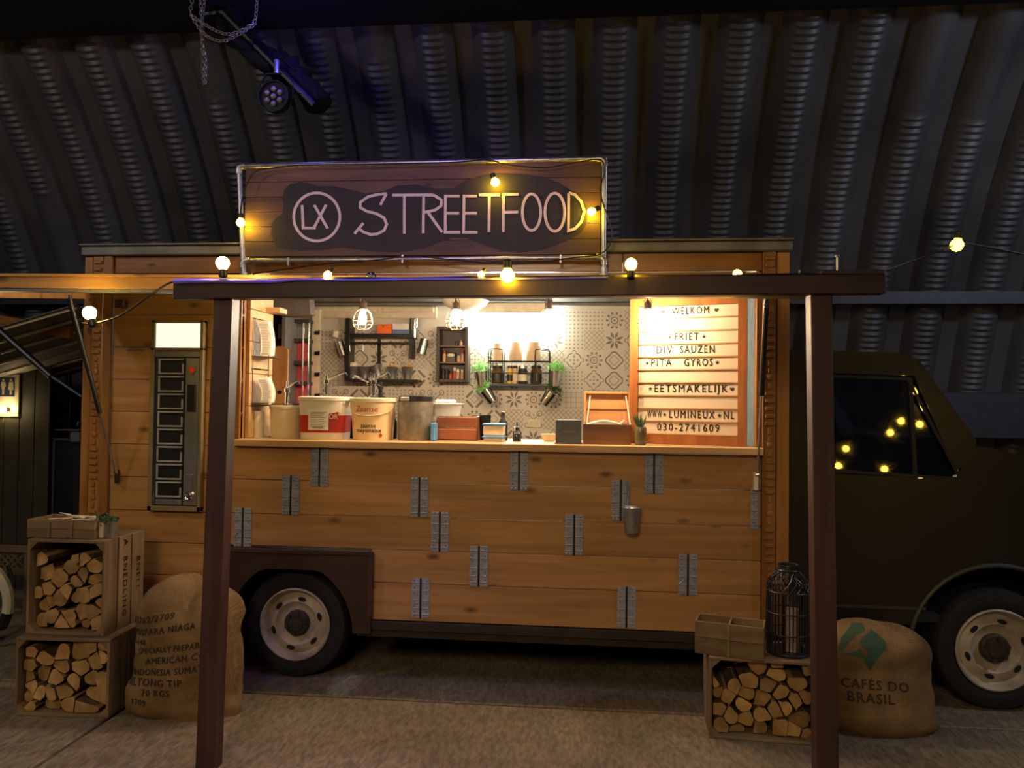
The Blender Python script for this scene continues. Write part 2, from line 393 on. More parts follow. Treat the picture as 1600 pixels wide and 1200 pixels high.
def concrete():
    m, nt, b = nmat('concrete_slab'); N = nt.nodes; L = nt.links
    tc = N.new('ShaderNodeTexCoord'); oi = N.new('ShaderNodeObjectInfo')
    n1 = N.new('ShaderNodeTexNoise'); n1.inputs['Scale'].default_value = 1.6; n1.inputs['Detail'].default_value = 8; L.new(tc.outputs['Object'], n1.inputs['Vector'])
    r = N.new('ShaderNodeValToRGB'); r.color_ramp.elements[0].position = 0.3; r.color_ramp.elements[0].color = (0.15, 0.118, 0.083, 1)
    r.color_ramp.elements[1].position = 0.72; r.color_ramp.elements[1].color = (0.26, 0.21, 0.15, 1); L.new(n1.outputs[0], r.inputs[0])
    n2 = N.new('ShaderNodeTexNoise'); n2.inputs['Scale'].default_value = 55; n2.inputs['Detail'].default_value = 5
    mp = N.new('ShaderNodeMapping'); mp.inputs['Scale'].default_value = (1.0, 0.35, 1); mp.inputs['Rotation'].default_value = (0, 0, 0.5)
    L.new(tc.outputs['Object'], mp.inputs['Vector']); L.new(mp.outputs[0], n2.inputs['Vector'])
    mr = N.new('ShaderNodeMapRange'); mr.inputs[1].default_value = 0.35; mr.inputs[2].default_value = 0.68; mr.inputs[3].default_value = 0.62; mr.inputs[4].default_value = 1.25; L.new(n2.outputs[0], mr.inputs[0])
    sc = N.new('ShaderNodeVectorMath'); sc.operation = 'SCALE'; L.new(r.outputs[0], sc.inputs[0]); L.new(mr.outputs[0], sc.inputs['Scale'])
    L.new(sc.outputs[0], b.inputs['Base Color']); b.inputs['Roughness'].default_value = 0.72
    bp = N.new('ShaderNodeBump'); bp.inputs['Strength'].default_value = 0.45; bp.inputs['Distance'].default_value = 0.01
    L.new(n2.outputs[0], bp.inputs['Height']); L.new(bp.outputs[0], b.inputs['Normal'])
    return m


M['concrete'] = concrete()
M['wallsteel'] = plain('dull_corrugated_steel', (0.115, 0.112, 0.115), 0.5, 0.3, 0.35, 1.3, 0.2, 20)


# ------------------------------------------------------------------ text and flat print
def text_geo(s, size, xs=1.0, font_space=1.0):
    """returns (verts 2-D, faces) of a text laid in the XZ plane, centred"""
    c = bpy.data.curves.new('t', 'FONT'); c.body = s; c.size = size; c.align_x = 'CENTER'; c.align_y = 'CENTER'; c.resolution_u = 2
    c.space_character = font_space
    o = bpy.data.objects.new('t', c); COL.objects.link(o)
    dg = bpy.context.evaluated_depsgraph_get(); me = bpy.data.meshes.new_from_object(o.evaluated_get(dg))
    vs = [(v.co.x*xs, v.co.y) for v in me.vertices]; fs = [tuple(p.vertices) for p in me.polygons]
    bpy.data.objects.remove(o); bpy.data.curves.remove(c); bpy.data.meshes.remove(me)
    return vs, fs


def put_text(mb, s, size, frame, xs=1.0, sp=1.0, bold=0.0):
    """frame: function (u, v) -> Vector"""
    vs, fs = text_geo(s, size, xs, sp)
    offs = [(0, 0)] if not bold else [(0, 0), (bold, 0), (-bold, 0), (0, bold), (0, -bold)]
    for du, dv in offs:
        mb._add([frame(u+du, v+dv) for u, v in vs], fs)


def ribbon(mb, pts, w, frame, closed=False):
    P = [Vector(p) for p in pts]; n = len(P); vs = []
    for i in range(n):
        a = P[i-1] if (i or closed) else None; b = P[(i+1) % n] if (i < n-1 or closed) else None
        d1 = (P[i]-a).normalized() if a is not None else (b-P[i]).normalized()
        d2 = (b-P[i]).normalized() if b is not None else d1
        q = Vector((-d1.y-d2.y, d1.x+d2.x))
        if q.length < .3: q = Vector((-d1.y, d1.x))
        q.normalize(); k = w/2/max(.5, q.dot(Vector((-d1.y, d1.x))))
        vs += [frame(*(P[i]+q*k)), frame(*(P[i]-q*k))]
    mb._add(vs, [(2*i, 2*i+1, (2*i+3) % (2*n), (2*i+2) % (2*n)) for i in range(n if closed else n-1)])


def ell(cx, cy, rx, ry, n=28, a0=0, a1=2*PI):
    full = abs(a1-a0-2*PI) < 1e-6
    return [(cx+rx*math.cos(a0+(a1-a0)*i/(n if full else n-1)), cy+ry*math.sin(a0+(a1-a0)*i/(n if full else n-1))) for i in range(n)]


def disc(mb, cx, cy, rx, ry, frame, n=12):
    mb._add([frame(*p) for p in ell(cx, cy, rx, ry, n)], [tuple(range(n))])


def star(mb, cx, cy, r, frame):
    pts = [(cx+(r if k % 2 == 0 else r*0.42)*math.cos(PI/2+k*PI/5), cy+(r if k % 2 == 0 else r*0.42)*math.sin(PI/2+k*PI/5)) for k in range(10)]
    mb._add([frame(*p) for p in pts]+[frame(cx, cy)], [(k, (k+1) % 10, 10) for k in range(10)])


def heart(mb, cx, cy, r, frame):
    pts = [(cx+r*0.062*16*math.sin(t)**3, cy+r*0.062*(13*math.cos(t)-5*math.cos(2*t)-2*math.cos(3*t)-math.cos(4*t))) for t in [k*2*PI/20 for k in range(20)]]
    mb._add([frame(*p) for p in pts]+[frame(cx, cy)], [(k, (k+1) % 20, 20) for k in range(20)])


RZ = lambda a: Matrix.Rotation(a, 3, 'Z')
RX = lambda a: Matrix.Rotation(a, 3, 'X')
RY = lambda a: Matrix.Rotation(a, 3, 'Y')
# ------------------------------------------------------------------ setting: floor slabs, hangar wall, ceiling
floor = MB().box(-12, 9, -9, 6, -0.10, -0.03).build('floor', M['under'], kind='structure')
ORG[floor] = Vector(floor.location)
xs = [-12, -7.9, -2.43, 3.1, 9]; ys = [-9, -5.2, -0.20, 4.2, 6]
for i in range(4):
    for j in range(4):
        MB().box(xs[i]+.012, xs[i+1]-.012, ys[j]+.012, ys[j+1]-.012, -0.03, 0.0, bev=0.006).build('slab', M['concrete'], floor)

RA, Y0 = 6.3, 2.9
PH = at(955, 180, 1.9).x; PT = 0.445


def arch(theta, off): return (Y0-RA+(RA-off)*math.cos(theta), (RA-off)*math.sin(theta))


mb = MB(); bm = mb.bm
prof = [(-.5, 0, 0), (-.36, 0, 0), (-.30, .035, .2), (-.22, .085, .7), (-.10, .112, 1), (.0, .118, 1), (.10, .112, 1), (.22, .085, .7), (.30, .035, .2), (.36, 0, 0)]
nR0, nR1 = -16, 13
cols = [(PH+(k+p[0])*PT, p[1], p[2]) for k in range(nR0, nR1) for p in prof]
NT = 300; rows = []
for j in range(NT+1):
    th = math.radians(72)*j/NT; row = []
    cr = 0.008 if j % 2 else -0.004
    for (x, off, cw) in cols:
        k = math.floor((x-PH)/PT+.5)
        ok = noise.noise(Vector((k*3.1, th*3.2, 0))) > -0.28
        y, z = arch(th, off+cr*cw*(1 if ok else 0.1)); row.append(bm.verts.new((x, y, z)))
    rows.append(row)
for j in range(NT):
    A, B = rows[j], rows[j+1]
    for i in range(len(A)-1): bm.faces.new((A[i], A[i+1], B[i+1], B[i]))
mb.build('wall_back', M['wallsteel'], smooth=True, fix=False, kind='structure')
ce = gat(600, 40, 4.3)
MB().box(-11, 8, -9, ce.y, 4.30, 4.36).build('ceiling', M['lining'], kind='structure')
# low concrete band and rail along the hangar wall
rl = at(1500, 466, 2.15)
t = MB().box(-9, 8, 2.14, 2.22, rl.z-.045, rl.z+.055)
for k in range(-6, 7): t.box(k*1.3-.02, k*1.3+.02, 2.22, 2.72, rl.z-.03, rl.z+.03)
t.build('trim_1', M['railsteel'], kind='structure')
z1 = at(1500, 612, 2.35).z; z2 = at(1500, 685, 2.35).z
MB().box(1.2, 8, 2.38, 2.62, z2, z1, bev=.01).build('trim_2', M['railsteel'], kind='structure')

# ------------------------------------------------------------------ the food truck
truck = thing('food_truck', (-1.0, 1.0, 0), 'dark cab food truck with wooden plank box body and open serving hatch', 'truck')
XL, XR = -3.045, 1.125          # outer box edges
PXL, PXR = -2.86, 0.977         # plank field
ZR = [0.375, 0.592, 0.783, 0.972, 1.172, 1.368]
g = 0.0035
for k in range(5):
    z0, z1 = ZR[k]+g/2, ZR[k+1]-g/2
    if k < 2:
        MB().box(PXL, -2.20, 0, .028, z0, z1, bev=.003).build('plank', M['pine'], truck)
        MB().box(-1.235, PXR, 0, .028, z0, z1, bev=.003).build('plank', M['pine'], truck)
    else:
        MB().box(PXL, PXR, 0, .028, z0, z1, bev=.003).build('plank', M['pine'], truck)
zz = [1.368, 1.565, 1.760, 1.955, 2.150, 2.29]
for a, b in zip(zz, zz[1:]):
    MB().box(PXL, -2.045, 0, .028, a+g/2, b-g/2, bev=.003).build('plank', M['pine'], truck)
# fascia boards above the hatch
for (a, b, z0, z1) in ((PXL, -1.4, 2.29, 2.395), (-1.395, PXR, 2.29, 2.395), (PXL, 0.2, 2.40, 2.505), (.205, PXR, 2.40, 2.505)):
    MB().box(a, b, 0, .028, z0+g/2, z1-g/2, bev=.003).build('plank', M['pine_dark'], truck)
# backing shell: left end, right end, back, roof, floor
MB().box(XL+.02, XL+.05, .05, 1.93, .375, 2.5).build('side_wall', M['pine_dark'], truck)
MB().box(XR-.05, XR-.02, .05, 1.93, .375, 2.5).build('side_wall', M['pine_dark'], truck)
MB().box(XL+.05, XR-.05, 1.88, 1.93, .375, 2.5).build('back_wall', M['pine_dark'], truck)
MB().box(XL+.05, XR-.05, .03, 1.88, 2.46, 2.50).build('inner_ceiling', M['interior'], truck)
MB().box(XL+.05, XR-.05, .52, 1.88, .375, .42).build('box_floor', M['under'], truck)
MB().box(-1.22, XR-.05, .03, .519, .375, .42).build('box_floor', M['under'], truck)
MB().box(XL+.05, -2.19, .03, .519, .375, .42).build('box_floor', M['under'], truck)
MB().box(-2.19, -1.22, .03, .519, .74, .77).build('box_floor', M['under'], truck)
t = MB().box(XL-.015, XR+.012, -.03, 1.96, 2.508, 2.565, bev=.006).box(XL-.02, XR+.018, -.045, 1.97, 2.566, 2.578, bev=.003)
t.build('roof', M['roof'], truck)
# corner posts with carved strips
def corner(xa, xb, carved, plainb, edge):
    MB().box(*edge, -.012, .05, .375, 2.505, bev=.005).build('corner_post', M['pine_z'], truck)
    MB().box(*plainb, -.022, .0, .375, 2.505, bev=.004).build('batten', M['pine_z'], truck)
    t = MB().box(*carved, -.014, 0, .375, 2.505)
    c0, c1 = carved; cx = (c0+c1)/2
    z = .40; k = 0
    while z < 2.48:
        if k % 9 < 5: t.box(c0+.006, c1-.006, -.026, -.014, z, z+.022, bev=.004)
        elif k % 9 == 6:
            t.lathe([(.022, -.014), (.018, -.024), (.001, -.027)], (cx, 0, z+.02), 10, 'Y')
        else: t.box(cx-.012, cx+.012, -.024, -.014, z-.004, z+.028, bev=.004)
        z += .042; k += 1
    t.build('carved_strip', M['pine_z'], truck)
corner(0, 0, (-3.0+.015, -2.925), (-2.915, -2.862), (XL, XL+.055))
corner(0, 0, (.985, 1.05), (.978, .984), (1.056, XR))
# counter
t = MB().box(-2.06, .977, -.055, .55, 1.372, 1.412, bev=.004)
t.build('counter', M['lightpine'], truck)
# hatch trim posts
MB().box(-2.085, -2.045, -.012, .06, 1.413, 2.29, bev=.003).build('hatch_post', M['pine_z'], truck)
MB().box(.945, .977, -.005, .05, 1.413, 2.29, bev=.003).build('hatch_post', M['pine_z'], truck)
# partition left of hatch made of boards
z = 1.414; k = 0
while z < 2.45:
    z2_ = min(z+.196, 2.455)
    MB().box(-2.045, -2.022, .062, .40, z, z2_-g, bev=.002).build('partition_board', M['lightpine'], truck); z += .196
MB().box(-2.022, -1.93, .28, .40, 2.2, 2.23).build('shelf', M['lightpine'], truck)
# pale right interior wall
MB().box(.955, .975, .055, 1.86, .42, 2.45).build('inner_wall', M['palewall'], truck)
MB().box(-2.99, -2.975, .06, 1.86, .42, 2.45).build('inner_wall', M['darkint'], truck)
# back wall: wallpaper and mouldings
BW = 1.85
MB().box(-2.30, .953, BW, BW+.02, .9, 2.455).build('wallpaper', M['wallpaper'], truck)
MB().box(-2.96, -2.305, BW-.02, BW+.02, .9, 2.455).build('inner_panel', M['darkint'], truck)
zc = at(560, 487, BW).z
t = MB().box(-2.29, -1.23, BW-.03, BW-.001, zc-.055, zc+.04, bev=.004).box(-2.27, -1.72, BW-.045, BW-.03, zc-.01, zc+.03, bev=.004).box(-1.68, -1.25, BW-.045, BW-.03, zc-.01, zc+.03, bev=.004)
t.build('moulding', M['cornice'], truck)
MB().box(-2.30, .95, BW-.06, BW-.0, zc+.045, 2.455).build('ceiling_strip', M['interior'], truck)

# ---- printed tile pattern (flat print on the wallpaper)
rnd = random.Random(5)
TP = 0.162
fa = MB(); fb = MB()
def tile_print(cx, cz, kind):
    fr = lambda u, v: Vector((cx+u, BW-.0012, cz+v)); fl = lambda u, v: Vector((cx+u, BW-.0010, cz+v))
    h = TP/2
    if kind == 0:      # ring with four lobes
        for q in range(4):
            a0 = q*PI/2+.22
            ribbon(fa, ell(0, 0, h*.72, h*.72, 8, a0, a0+PI/2-.44), h*.10, fr)
            c, s_ = math.cos(q*PI/2), math.sin(q*PI/2)
            ribbon(fa, ell(c*h*.78, s_*h*.78, h*.2, h*.2, 6, q*PI/2-1.5, q*PI/2+1.5), h*.07, fr)
            disc(fb, c*h*.36, s_*h*.36, h*.13, h*.13, fl, 8)
        disc(fb, 0, 0, h*.12, h*.12, fl, 8)
    elif kind == 1:    # eight petal star
        for q in range(8):
            a = q*PI/4+PI/8
            P = lambda r, d: (r*math.cos(a+d), r*math.sin(a+d))
            fa._add([fr(*P(h*.12, 0)), fr(*P(h*.55, .27)), fr(*P(h*.98, 0)), fr(*P(h*.55, -.27))], [(0, 1, 2, 3)])
    elif kind == 2:    # diamond of bars
        for q in range(4):
            a = q*PI/2; c, s_ = math.cos(a), math.sin(a)
            p0 = (h*(.86*c-.14*s_), h*(.86*s_+.14*c)); p1 = (h*(.14*c-.86*s_), h*(.14*s_+.86*c))
            ribbon(fa, [p0, p1], h*.24, fr)
        ribbon(fb, [(h*.42, 0), (0, h*.42), (-h*.42, 0), (0, -h*.42)], h*.07, fl, True)
    elif kind == 3:    # crosshatch
        for q in range(-3, 4):
            o = q*h*.5
            a, b = max(-h, -h+o), min(h, h+o)
            ribbon(fb, [(a, a-o), (b, b-o)], h*.06, fl); ribbon(fb, [(a, -(a-o)), (b, -(b-o))], h*.06, fl)
    elif kind == 4:    # dot grid
        for i in range(5):
            for j in range(5): disc(fb, (i-2)*h*.4, (j-2)*h*.4, h*.10, h*.10, fl, 6)
    elif kind == 5:    # rosette
        ribbon(fa, ell(0, 0, h*.34, h*.34, 14), h*.10, fr, True)
        disc(fb, 0, 0, h*.14, h*.14, fl, 8)
        for q in range(10):
            a = q*PI/5; disc(fa, h*.74*math.cos(a), h*.74*math.sin(a), h*.13, h*.13, fr, 6)
        ribbon(fb, ell(0, 0, h*.56, h*.56, 16), h*.05, fl, True)
    elif kind == 6:    # diagonal leaf cross
        for q in range(4):
            a = PI/4+q*PI/2; c, s_ = math.cos(a), math.sin(a)
            ribbon(fa, [(0, 0), (c*h*.9, s_*h*.9)], h*.07, fr)
            ribbon(fa, ell(c*h*.85, s_*h*.85, h*.26, h*.26, 10), h*.07, fr, True)
            disc(fb, h*.45*math.cos(a+PI/4), h*.45*math.sin(a+PI/4), h*.12, h*.12, fl, 6)
    elif kind == 7:    # quatrefoil outline
        pts = []
        for q in range(4):
            a = PI/2*q; pts += [(h*.45*math.cos(a)+h*.40*math.cos(a+d), h*.45*math.sin(a)+h*.40*math.sin(a+d)) for d in (-1.2, -.6, 0, .6, 1.2)]
        ribbon(fa, pts, h*.13, fr, True)
        ribbon(fb, [(p[0]*.55, p[1]*.55) for p in pts], h*.08, fl, True)
    else:              # small grid
        for q in range(4):
            o = -h+h*.25+q*h*.5
            ribbon(fb, [(o, -h*.95), (o, h*.95)], h*.05, fl); ribbon(fb, [(-h*.95, o), (h*.95, o)], h*.05, fl)
ncx = int((.95+2.29)/TP)
kinds = [0, 4, 1, 2, 3, 5, 6, 7, 0, 4, 8, 3, 5, 0, 6]
for i in range(ncx):
    for j in range(7):
        cx = -2.285+TP*(i+.5); cz = 2.40-TP*(j+.5)
        if cz < 1.28: continue
        if cx < -1.20 and j == 0: continue
        tile_print(cx, cz, rnd.choice(kinds))
fa.build('tile_print', M['print'], truck, fix=False, kind='stuff'); fb.build('tile_print', M['print2'], truck, fix=False, kind='stuff')

# ---- awning hatch, folded up over the opening
FD = -.92
hat = MB()
hat._add([(x, y, z+dz) for dz in (0, .018) for (y, z) in ((FD+.03, 2.168), (-.002, 2.296)) for x in (-3.02, 1.0)], ((0, 2, 3, 1), (4, 5, 7, 6), (0, 1, 5, 4), (2, 6, 7, 3), (0, 4, 6, 2), (1, 3, 7, 5)))
hat.build('hatch_panel', M['interior'], truck)
lf, lb = at(0, 430, FD), at(0, 455, FD); rf, rb = at(272, 438, FD), at(272, 463, FD)
zt = lambda x: lf.z+(rf.z-lf.z)*(x-lf.x)/(rf.x-lf.x)
def sloped(name, x0, x1, y0, y1, d0, d1, m):
    mbb = MB(); zt0, zt1 = zt(x0), zt(min(x1, -1.7))
    mbb._add([(x0, y0, zt0+d0), (x1, y0, zt1+d0), (x1, y1, zt1+d0), (x0, y1, zt0+d0), (x0, y0, zt0+d1), (x1, y0, zt1+d1), (x1, y1, zt1+d1), (x0, y1, zt0+d1)],
             [(0, 1, 2, 3), (7, 6, 5, 4), (0, 4, 5, 1), (1, 5, 6, 2), (2, 6, 7, 3), (3, 7, 4, 0)])
    return mbb.build(name, m, truck)
sloped('hatch_edge_board', -3.02, 1.0, FD-.012, FD+.016, -.066, -.012, M['pine'])
sloped('hatch_edge_board', -3.03, 1.01, FD-.02, FD+.03, -.011, .002, M['pine'])
sloped('hatch_edge_strip', -3.02, 1.0, FD-.006, FD+.03, -.082, -.067, M['steel'])
for xx in (-3.02, .972):
    MB().bar((xx+.014, FD+.03, 2.165), (xx+.014, -.025, 2.275), .028, .06).build('hatch_side_board', M['pine'], truck)
# gas struts
for (a, ay, b, by) in (((108, 466), -.42, (181, 738), -.045), ((1198, 466), -.40, (1183, 742), -.045)):
    p1 = at(*a, ay); p0 = at(*b, by)
    d = p1-p0; mid = p0+d*.47 if b[0] > 1000 else p0+d*.36
    top = p0+d*.97
    s = MB().tube([mid, top], .014, 10).build('gas_strut', M['black'], truck)
    MB().tube([p0, mid+d*.02], .006, 8).build('rod', M['chrome'], s)
    MB().sphere(p0, .014, 8).build('ball_joint', M['chrome'], s)
    MB().tube([top-d*.02, p1+Vector((0, 0, .02))], [.016, .009], 8).build('strut_end', M['chrome'], s)
p = at(1181, 752, -.03)
MB().box(p.x-.012, p.x+.012, -.045, -.001, p.z-.05, p.z+.05, bev=.004).build('strut_plate', M['white'], truck)
p = at(183, 742, -.03)
MB().box(p.x-.014, p.x+.014, -.04, -.022, p.z-.05, p.z+.03, bev=.004).build('strut_plate', M['iron'], truck)
p = at(190, 476, -.02)
MB().box(p.x-.03, p.x+.03, -.05, -.001, p.z-.02, p.z+.025, bev=.004).build('hinge_block', M['iron'], truck)
p = at(211, 547, -.01)
MB().box(p.x-.055, p.x+.055, -.008, -.001, p.z-.004, p.z+.004).build('letter_slot', M['steel'], truck)

# ---- pressed steel plates, two per joint
def steel_plate(cx, cz, half=None, h=.232):
    for sgn in ((-1, 1) if half is None else (half,)):
        x0 = cx+sgn*.029-.0235; x1 = x0+.047
        t = MB().box(x0, x1, -.006, 0, cz-h/2, cz+h/2, bev=.0015)
        for dz in (-.09, -.055, -.01, .045, .09):
            t.box(x0+.003, x1-.003, -.0125, -.006, cz+dz-.0035, cz+dz+.0035, bev=.0015)
        t.tube([(x0+.006 if sgn < 0 else x1-.006, -.008, cz-.05), (cx+sgn*.026, -.010, cz-.028), (cx+sgn*.008, -.008, cz-.018)], .003, 5)
        for dz in (-.072, .068): t.lathe([(.004, -.0062), (.004, -.009)], ((x0+x1)/2+sgn*.008, 0, cz+dz), 6, 'Y')
        for q in range(2): t.lathe([(.009, -.006), (.007, -.012), (.001, -.013)], (x0+.012+q*.022, 0, cz+h/2-.01 if (int(cx*50)) % 2 else cz-h/2+.012), 8, 'Y')
        so_ = t.build('steel_plate', M['plate'], truck)
        if sgn == 1: MB().box(cx-.0052, cx+.0052, -.004, -.0005, cz-h/2, cz+h/2).build('joint_gap', M['black'], so_)
        for dz in (-.078, -.033, .028, .06, .10): MB().lathe([(.0036, -.0063), (.001, -.0068)], (cx+sgn*.036, 0, cz+dz), 6, 'Y').build('nail_hole', M['black'], so_)
for (px, py) in ((499, 729), (454, 774), (379, 824), (655, 777), (687, 831), (748, 885), (657, 935), (811, 735), (897, 836), (1022, 739), (970, 782), (1075, 898), (979, 949)):
    q = at(px, py, -.005); steel_plate(q.x, q.z)
q = at(1188, 795, -.005); steel_plate(q.x-.0, q.z, -1)

# ---- rear wheel arch panel
WC = Vector((-1.708, 0, .292)); AR = .405
def arcpt(a): return (WC.x+AR*math.cos(a)*.93, min(WC.z+AR*math.sin(a), .655))
poly = [(-2.17, .30), (-2.17, .778), (-1.225, .768), (-1.225, .30)]
poly += [(WC.x+AR*.93, .30)]+[arcpt(PI*k/24) for k in range(1, 24)]+[(WC.x-AR*.93, .30)]
MB().prism(poly, -.03, .02).build('wheel_arch_panel', M['arch'], truck)
t = MB().box(-2.17, -1.215, -.045, -.03, .750, .775, bev=.003).box(-1.245, -1.215, -.045, -.03, .40, .75, bev=.003)
t.build('arch_trim', M['arch'], truck)
t = MB(); n = 22
pa = [Vector((WC.x+.93*AR*math.cos(PI*k/n), 0, min(WC.z+AR*math.sin(PI*k/n), .655))) for k in range(n+1)]
for A, B in zip(pa, pa[1:]): t._add([(A.x, .02, A.z), (B.x, .02, B.z), (B.x, .5, B.z), (A.x, .5, A.z)], [(0, 1, 2, 3)])
t.box(WC.x-.45, WC.x+.45, .48, .5, .25, .70)
t.build('wheel_well', M['under'], truck)
# sill, chassis
t = MB().box(-1.30, 1.02, -.012, .03, .318, .372, bev=.004).box(-1.32, 1.12, .005, .05, .275, .318, bev=.004)
t.build('sill', M['sill'], truck)
MB().box(-3.0, -2.18, .0, .04, .29, .37, bev=.004).build('sill', M['sill'], truck)
t = MB().box(-3.0, 2.9, .45, .55, .22, .37).box(-3.0, 2.9, 1.35, 1.45, .22, .37).box(-1.2, 1.9, .56, 1.34, .20, .36).tube([(-1.7, .2, .29), (-1.7, 1.7, .29)], .04, 8)
t.build('chassis', M['under'], truck)

def wheel(cx, cz, y=0.0, R=.318):
    w = MB().lathe([(R*.66, y+.10), (R*.66, y+.012), (R*.70, y+.002), (R*.85, y-.006), (R*.95, y+.004), (R*.985, y+.03), (R, y+.06), (R, y+.17), (R*.97, y+.20), (R*.66, y+.20)], (cx, 0, cz), 40, 'Y')
    wo = w.build('wheel', M['tyre'], truck, smooth=True)
    r = R*.675
    t = MB().lathe([(r, y+.02), (r*1.0, y+.0), (r*.965, y-.006), (r*.93, y+.004), (r*.90, y+.03), (r*.83, y+.045), (r*.76, y+.036), (r*.60, y+.028), (r*.52, y+.045), (r*.40, y+.05), (r*.12, y+.052), (.001, y+.052)], (cx, 0, cz), 40, 'Y', cap=False)
    t.build('rim', M['rim'], wo, smooth=True)
    t = MB().lathe([(r*.36, y+.05), (r*.35, y+.03), (r*.30, y+.02), (r*.22, y+.018), (r*.2, y+.010), (.001, y+.008)], (cx, 0, cz), 20, 'Y')
    for k in range(6): t.lathe([(.014, y+.022), (.012, y+.006), (.001, y+.006)], (cx+r*.27*math.cos(k*PI/3+.3), 0, cz+r*.27*math.sin(k*PI/3+.3)), 8, 'Y')
    t.build('hub_cap', M['hub'], wo)
    for k in range(6):
        a = k*PI/3+1.35; c = (cx+r*.685*math.cos(a), cz+r*.685*math.sin(a))
        ex = Vector((-math.sin(a), math.cos(a))); ey = Vector((math.cos(a), math.sin(a)))
        pl = [Vector(c)+ex*.025*math.cos(j*PI/6)+ey*.0125*math.sin(j*PI/6) for j in range(12)]
        MB().prism([tuple(v) for v in pl], y+.024, y+.0325).build('hand_hole', M['black'], wo)
wheel(WC.x, .318*.985-.0, .05)
wheel(2.245, .330, .04, .33)

# ---- cab
CY0, CY1 = .045, 1.93
def curve_roof():
    pts = [(1.14, 1.93), (1.5, 1.928), (1.75, 1.915), (1.851, 1.888)]
    return pts
A = at(1440, 570, CY0); B = at(1519, 687, CY0)
# lower body side with front wheel arch
fc = (2.245, .33); fr_ = .45
arcp = [(fc[0]+fr_*math.cos(a), fc[1]+fr_*math.sin(a)) for a in [PI*k/16 for k in range(16, -1, -1)]]
arcp = [(x, z) for x, z in arcp if z >= .33]
low = [(1.14, .46)]+[(1.14, 1.27), (B.x-.10, 1.235), (B.x+.01, 1.44), (2.35, 1.40), (2.80, 1.30), (2.86, 1.0), (2.88, .45)]
low += [(p[0], max(p[1], .45)) for p in reversed(arcp)]
MB().prism(low, CY0, CY0+.03).build('cab_side', M['cab'], truck)
low2 = [(1.14, .5), (1.14, 1.26), (B.x-.10, 1.23), (B.x+.01, 1.43), (2.35, 1.39), (2.80, 1.29), (2.86, 1.0), (2.88, .45), (2.72, .45), (2.72, .8), (1.78, .8), (1.78, .5)]
MB().prism(low2, CY1-.03, CY1).build('cab_side', M['cab'], truck)
t = MB().box(1.14, 2.1, CY0+.03, CY1-.03, .46, .50)
t.build('cab_floor', M['under'], truck)
t = MB()
bon = [(B.x+.01, 1.435), (2.35, 1.398), (2.80, 1.298), (2.86, 1.0), (2.88, .45)]
for P, Q in zip(bon, bon[1:]): t._add([(P[0], CY0+.03, P[1]), (Q[0], CY0+.03, Q[1]), (Q[0], CY1-.03, Q[1]), (P[0], CY1-.03, P[1])], [(0, 1, 2, 3)])
t.build('bonnet', M['cab'], truck)
# greenhouse: rear pillar, roof rail, front pillar, roof
w0 = at(1298, 583, CY0); 
t = MB().prism([(1.14, 1.26), (1.14, 1.90), (1.375, 1.90), (1.375, 1.26)], CY0, CY0+.04)
t.build('cab_pillar', M['cab'], truck)
MB().prism([(1.14, 1.845), (1.14, 1.935), (1.72, 1.925), (A.x, 1.885), (A.x-.03, 1.82)], CY0-.004, CY0+.05).build('roof_rail', M['cab'], truck)
MB().prism([(A.x-.05, 1.84), (A.x, 1.89), (B.x+.02, B.z), (B.x+.02, 1.38), (B.x-.085, 1.30)], CY0-.002, CY0+.05).build('cab_pillar', M['cab'], truck)
MB().prism([(1.14, 1.925), (1.14, 1.965), (1.72, 1.95), (A.x, 1.90), (A.x, 1.885), (1.72, 1.92)], CY0+.01, CY1-.01).build('cab_roof', M['cab'], truck)
MB().prism([(1.14, 1.24), (1.14, 1.275), (B.x-.08, 1.25), (B.x-.09, 1.21)], CY0-.006, CY0+.04).build('window_sill', M['cab'], truck)
MB().bar(at(1421, 590, CY0+.01), at(1430, 752, CY0+.01), .022, .02, up=(0, 1, 0)).build('window_divider', M['black'], truck)
wl = [at(*p, CY0) for p in ((1296, 588), (1418, 592), (1500, 748), (1300, 735))]
t = MB(); ring = [(v.x, v.z) for v in wl]
ribbon(t, ring, .016, lambda u, v: Vector((u, CY0-.006, v)), True)
t.build('window_seal', M['black'], truck)
gl = MB()._add([(1.37, CY0+.02, 1.25), (B.x-.02, CY0+.02, 1.25), (A.x-.01, CY0+.02, 1.87), (1.37, CY0+.02, 1.87)], [(0, 1, 2, 3)])
gl.build('side_window', M['glass_dark'], truck)
ws = MB()._add([(B.x, CY0+.05, B.z), (B.x, CY1-.05, B.z), (A.x, CY1-.05, 1.89), (A.x, CY0+.05, 1.89)], [(0, 1, 2, 3)])
ws.build('windscreen', M['glass_dark'], truck)
gl = MB()._add([(1.37, CY1-.02, 1.25), (B.x-.02, CY1-.02, 1.25), (A.x-.01, CY1-.02, 1.87), (1.37, CY1-.02, 1.87)], [(0, 1, 2, 3)])
gl.build('side_window', M['glass_dark'], truck)
for yy in (.35, 1.2):
    s = MB().box(1.30, 1.75, yy, yy+.45, .75, .95, bev=.04).build('cab_seat', M['under'], truck)
    MB().box(1.25, 1.36, yy, yy+.45, .92, 1.5, RY(-.15), bev=.03).build('seat_back', M['under'], s)
t = MB().tube([Vector((1.98, .55, 1.28))+RY(-.6) @ Vector((.19*math.cos(k*PI/12), .19*math.sin(k*PI/12), 0)) for k in range(24)], .012, 6, True)
t.build('steering_wheel', M['under'], truck)
MB().box(1.95, 2.10, .1, 1.85, 1.05, 1.27, bev=.03).build('dashboard', M['under'], truck)
